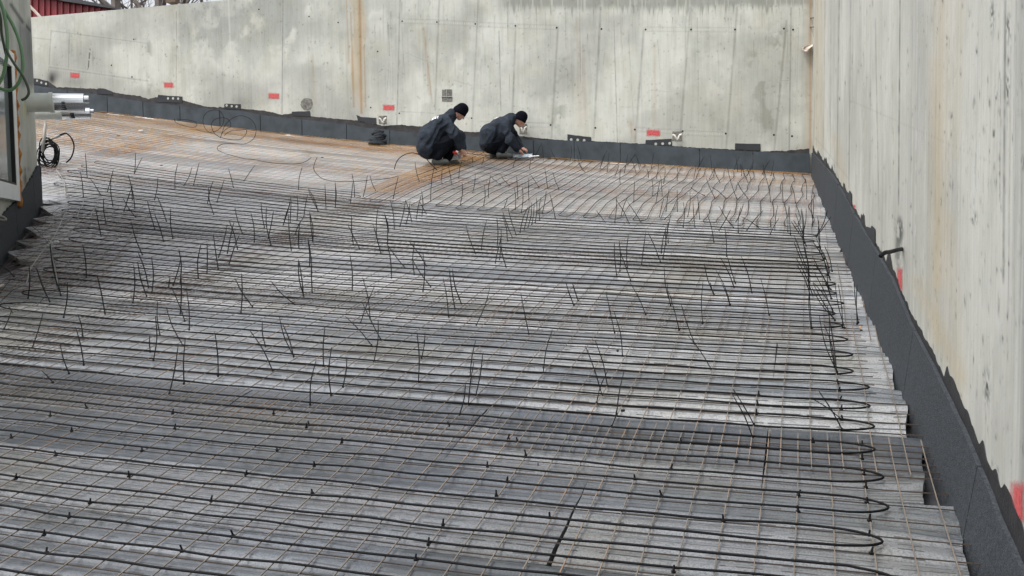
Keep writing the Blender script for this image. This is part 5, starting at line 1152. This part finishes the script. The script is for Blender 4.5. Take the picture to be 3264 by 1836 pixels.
looppx([(1560,710),(1590,640),(1660,570),(1720,540),(1722,460),(1660,400),(1560,390),(1460,420),(1415,480),(1420,560),(1460,640),(1540,700),(1680,740),(1800,752),(1900,735),(1975,660),(1985,590),(1900,590),(1800,590),(1700,620),(1620,680)], 'cable', 'smallest tangled loop of thin cable at the foot of the larger loops', r=.005, base=(705, 442))
looppx([(800,400),(830,470),(950,515),(1080,545),(1160,530),(1170,480),(1130,450),(1000,420),(860,415)], 'cable', 'faint flat oval of thin cable on the orange mesh', r=.005, base=(560, 400))
looppx([(300,8),(285,35),(270,95),(290,140),(350,190),(450,210),(600,212),(760,200),(900,187),(1000,165)], 'cable', 'long slack cable lying in a curve left of the nearer worker\'s feet', sc_=.3699, ox=900, oy=500, base=(1100, 575))
looppx([(250,5),(200,40),(130,60),(0,58),(-60,55),(-160,40),(-260,20)], 'cable', 'cable trailing left towards the wall with its end lifted', sc_=.3699, ox=900, oy=500, base=(900, 520))
looppx([(520,775),(545,680),(600,600),(700,540),(800,522),(900,545),(1000,600),(1080,690),(1180,790)], 'cable', 'black cable arching up beside the nearer worker\'s boots', sc_=.2061, ox=1150, oy=380, base=(1340, 545), r=.007)
looppx([(1190,875),(1250,890),(1350,912),(1480,920),(1600,918)], 'cable', 'thin cable running on the orange mesh between the two workers', sc_=.2329, ox=1200, oy=280, base=(1540, 494))
# coil, conduits and tails by the house wall (zoomed reading: scale .2761 from (0,350))
CB = onS(138, 500, 0); DC = CB.dot(FW) - .55
def zc(x, y, dd=0): return atdepth(x * .2761, 350 + y * .2761, DC + dd)
k = MB(); rs = random.Random(5)
for i in range(13):
    cx_, cy_ = 560 + rs.uniform(-18, 30), 490 + rs.uniform(-30, 60); rx, ry_ = rs.uniform(80, 125), rs.uniform(110, 150); ph = rs.uniform(0, 6); n = 26; dd = rs.uniform(-.08, .08)
    k.tube([zc(cx_ + rx * math.cos(2 * math.pi * a / n), cy_ + ry_ * math.sin(2 * math.pi * a / n + .3 * math.sin(ph)), dd + .04 * math.sin(2 * math.pi * a / n + ph)) for a in range(n + 1)], .0085, 6)
k.tube(catmull([zc(640, 660), zc(622, 760), zc(625, 870), zc(660, 960), zc(740, 1020), zc(850, 1045), zc(960, 1055)], 5), .007, 6)
k.tube(catmull([zc(520, 600), zc(530, 720), zc(540, 840), zc(600, 920), zc(700, 1000), zc(790, 1090)], 5), .007, 6)
tag(k.build('cable_coil', M['cable'], smooth=True), 'black coil of cable hanging at the corner of the house wall', 'cable coil')
k = MB(); k.tube(catmull([zc(690, 290, -.05), zc(760, 272, -.05), zc(820, 320, -.05), (zc(852, 400, -.05)), zc(848, 480, -.05), zc(815, 560, -.05), zc(765, 610, -.05)], 6), .011, 7); tag(k.build('cable', M['cable'], smooth=True), 'thick black cable end arching to the right of the coil', 'cable')
k = MB(); k.tube([zc(490, 480, -.12), zc(510, 320, -.12), zc(526, 150, -.12)], .022, 10); tag(k.build('conduit', M['grey_pvc'], smooth=True), 'upright pale grey conduit pipe standing through the cable coil', 'pipe', 'conduit pipes at the coil')
k = MB(); k.tube(catmull([zc(520, 380, .06), zc(600, 335, .06), zc(680, 300, .06), zc(740, 272, .06)], 4), .018, 9); tag(k.build('conduit', M['grey_pvc'], smooth=True), 'slanting pale grey conduit pipe rising to the right behind the coil', 'pipe', 'conduit pipes at the coil')
for i, (pts, lab) in enumerate([([(650, 690), (700, 760), (742, 840), (748, 900), (750, 950), (800, 1000)], 'pale grey cold tail winding down from the coil'),
    ([(960, 1055), (965, 1090), (925, 1130), (905, 1190), (885, 1240)], 'short pale grey cold tail in the middle of three below the coil'),
    ([(1140, 1050), (1110, 1110), (1075, 1165), (1052, 1215), (1070, 1240)], 'pale grey cold tail curling at its lower end, rightmost below the coil'),
    ([(795, 1105), (760, 1180), (720, 1260), (690, 1330), (655, 1400), (620, 1470), (560, 1550), (470, 1660), (400, 1760), (345, 1850), (320, 1950), (300, 2020)], 'long pale grey cold tail running down beside the pointed board ends'),
    ([(690, 480), (740, 520), (800, 565)], 'short pale grey cable piece right of the coil'), ([(560, 540), (640, 590), (740, 630)], 'pale grey cable running from under the coil to the first row'),
    ([(590, 1560), (600, 1650), (620, 1760), (650, 1900), (670, 2060)], 'thin grey cold tail hanging back from the white connector')]):
    W = []
    for x, y in pts: g = onS(x * .2761, 350 + y * .2761, .02); W.append(g)
    k = MB(); k.tube(catmull(W, 5), .005, 6); tag(k.build('cold_tail', M['grey_pvc'], smooth=True), lab, 'cable', 'grey cold tails by the house wall')
g = onS(576 * .2761, 650 + 465 * .2761, .03); k = MB(); k.box(g, RT * .03 + UZ * .01, FH * .01, UZ * .008); k.box(g + RT * .07 + UZ * .03, RT * .02, FH * .01, UZ * .01); tag(k.build('connector', M['white_paper']), 'small white connector where the grey cold tails meet', 'connector')
# litter
for i, (x, y, w_, h_, mm, lab) in enumerate([(448, 416, 8, 4, 'white_paper', 'white scrap of paper on the mesh below the orange strip'), (2, 912, 7, 9, 'cloth', 'pale scrap at the left edge of the picture'), (2742, 1045, 4, 4, 'rust_orange', 'tiny rusty wire knot near the right wall'),
    (1969, 1120, 5, 3, 'tie', 'black offcut lying on a board in the middle rows'), (1985, 1311, 7, 2.5, 'tie', 'black offcut beside the standing tie on the near lap'), (378, 433, 6, 2, 'tie', 'dark scrap on the mesh left of the loops'), (1027, 502, 4, 2, 'tie', 'dark speck near the lifted cable end'),
    (1715, 1482, 2, 3, 'tie', 'dark speck on a near board left of the trimmed ties'), (453, 955, 6, 3, 'tie', 'dark offcut on the left rows'), (2745, 1054, 5, 1.4, 'tie', 'small black offcut on the pale board end at the right'), (515, 528, 5, 3, 'tie', 'dark clump on the mesh above the first cable row')]):
    g = onS(x, y, .012); s_ = g.dot(FW) / FPX; n = 8
    k = MB(); poly = [g + RT * (w_ * s_ * math.cos(a) * random.uniform(.7, 1.1)) + (FH + UZ * .2) * (h_ * s_ * 2.2 * math.sin(a) * random.uniform(.7, 1.1)) for a in [2 * math.pi * q / n for q in range(n)]]
    k.prism(poly, UZ * .008); tag(k.build('scrap', M[mm]), lab, 'scrap')
# thin tie wires splayed round the meeting point at the left
for i, (a, b) in enumerate([((560, 460), (340, 240)), ((560, 470), (760, 480)), ((570, 480), (660, 980)), ((580, 480), (705, 1050)), ((400, 720), (560, 1110)), ((0, 1135), (300, 930)), ((20, 1000), (200, 850)), ((60, 1180), (150, 1265)), ((430, 1170), (640, 1010))]):
    p0 = onS(a[0] * .2761, 650 + a[1] * .2761, .05); p1_ = onS(b[0] * .2761, 650 + b[1] * .2761, .01); k = MB(); k.tube([p0, (p0 + p1_) / 2 + UZ * .03, p1_], .0025, 4)
    tag(k.build('tie_wire', M['cable']), 'thin dark wire splayed over the mesh by the house wall', 'wire', 'thin wires splayed by the house wall')
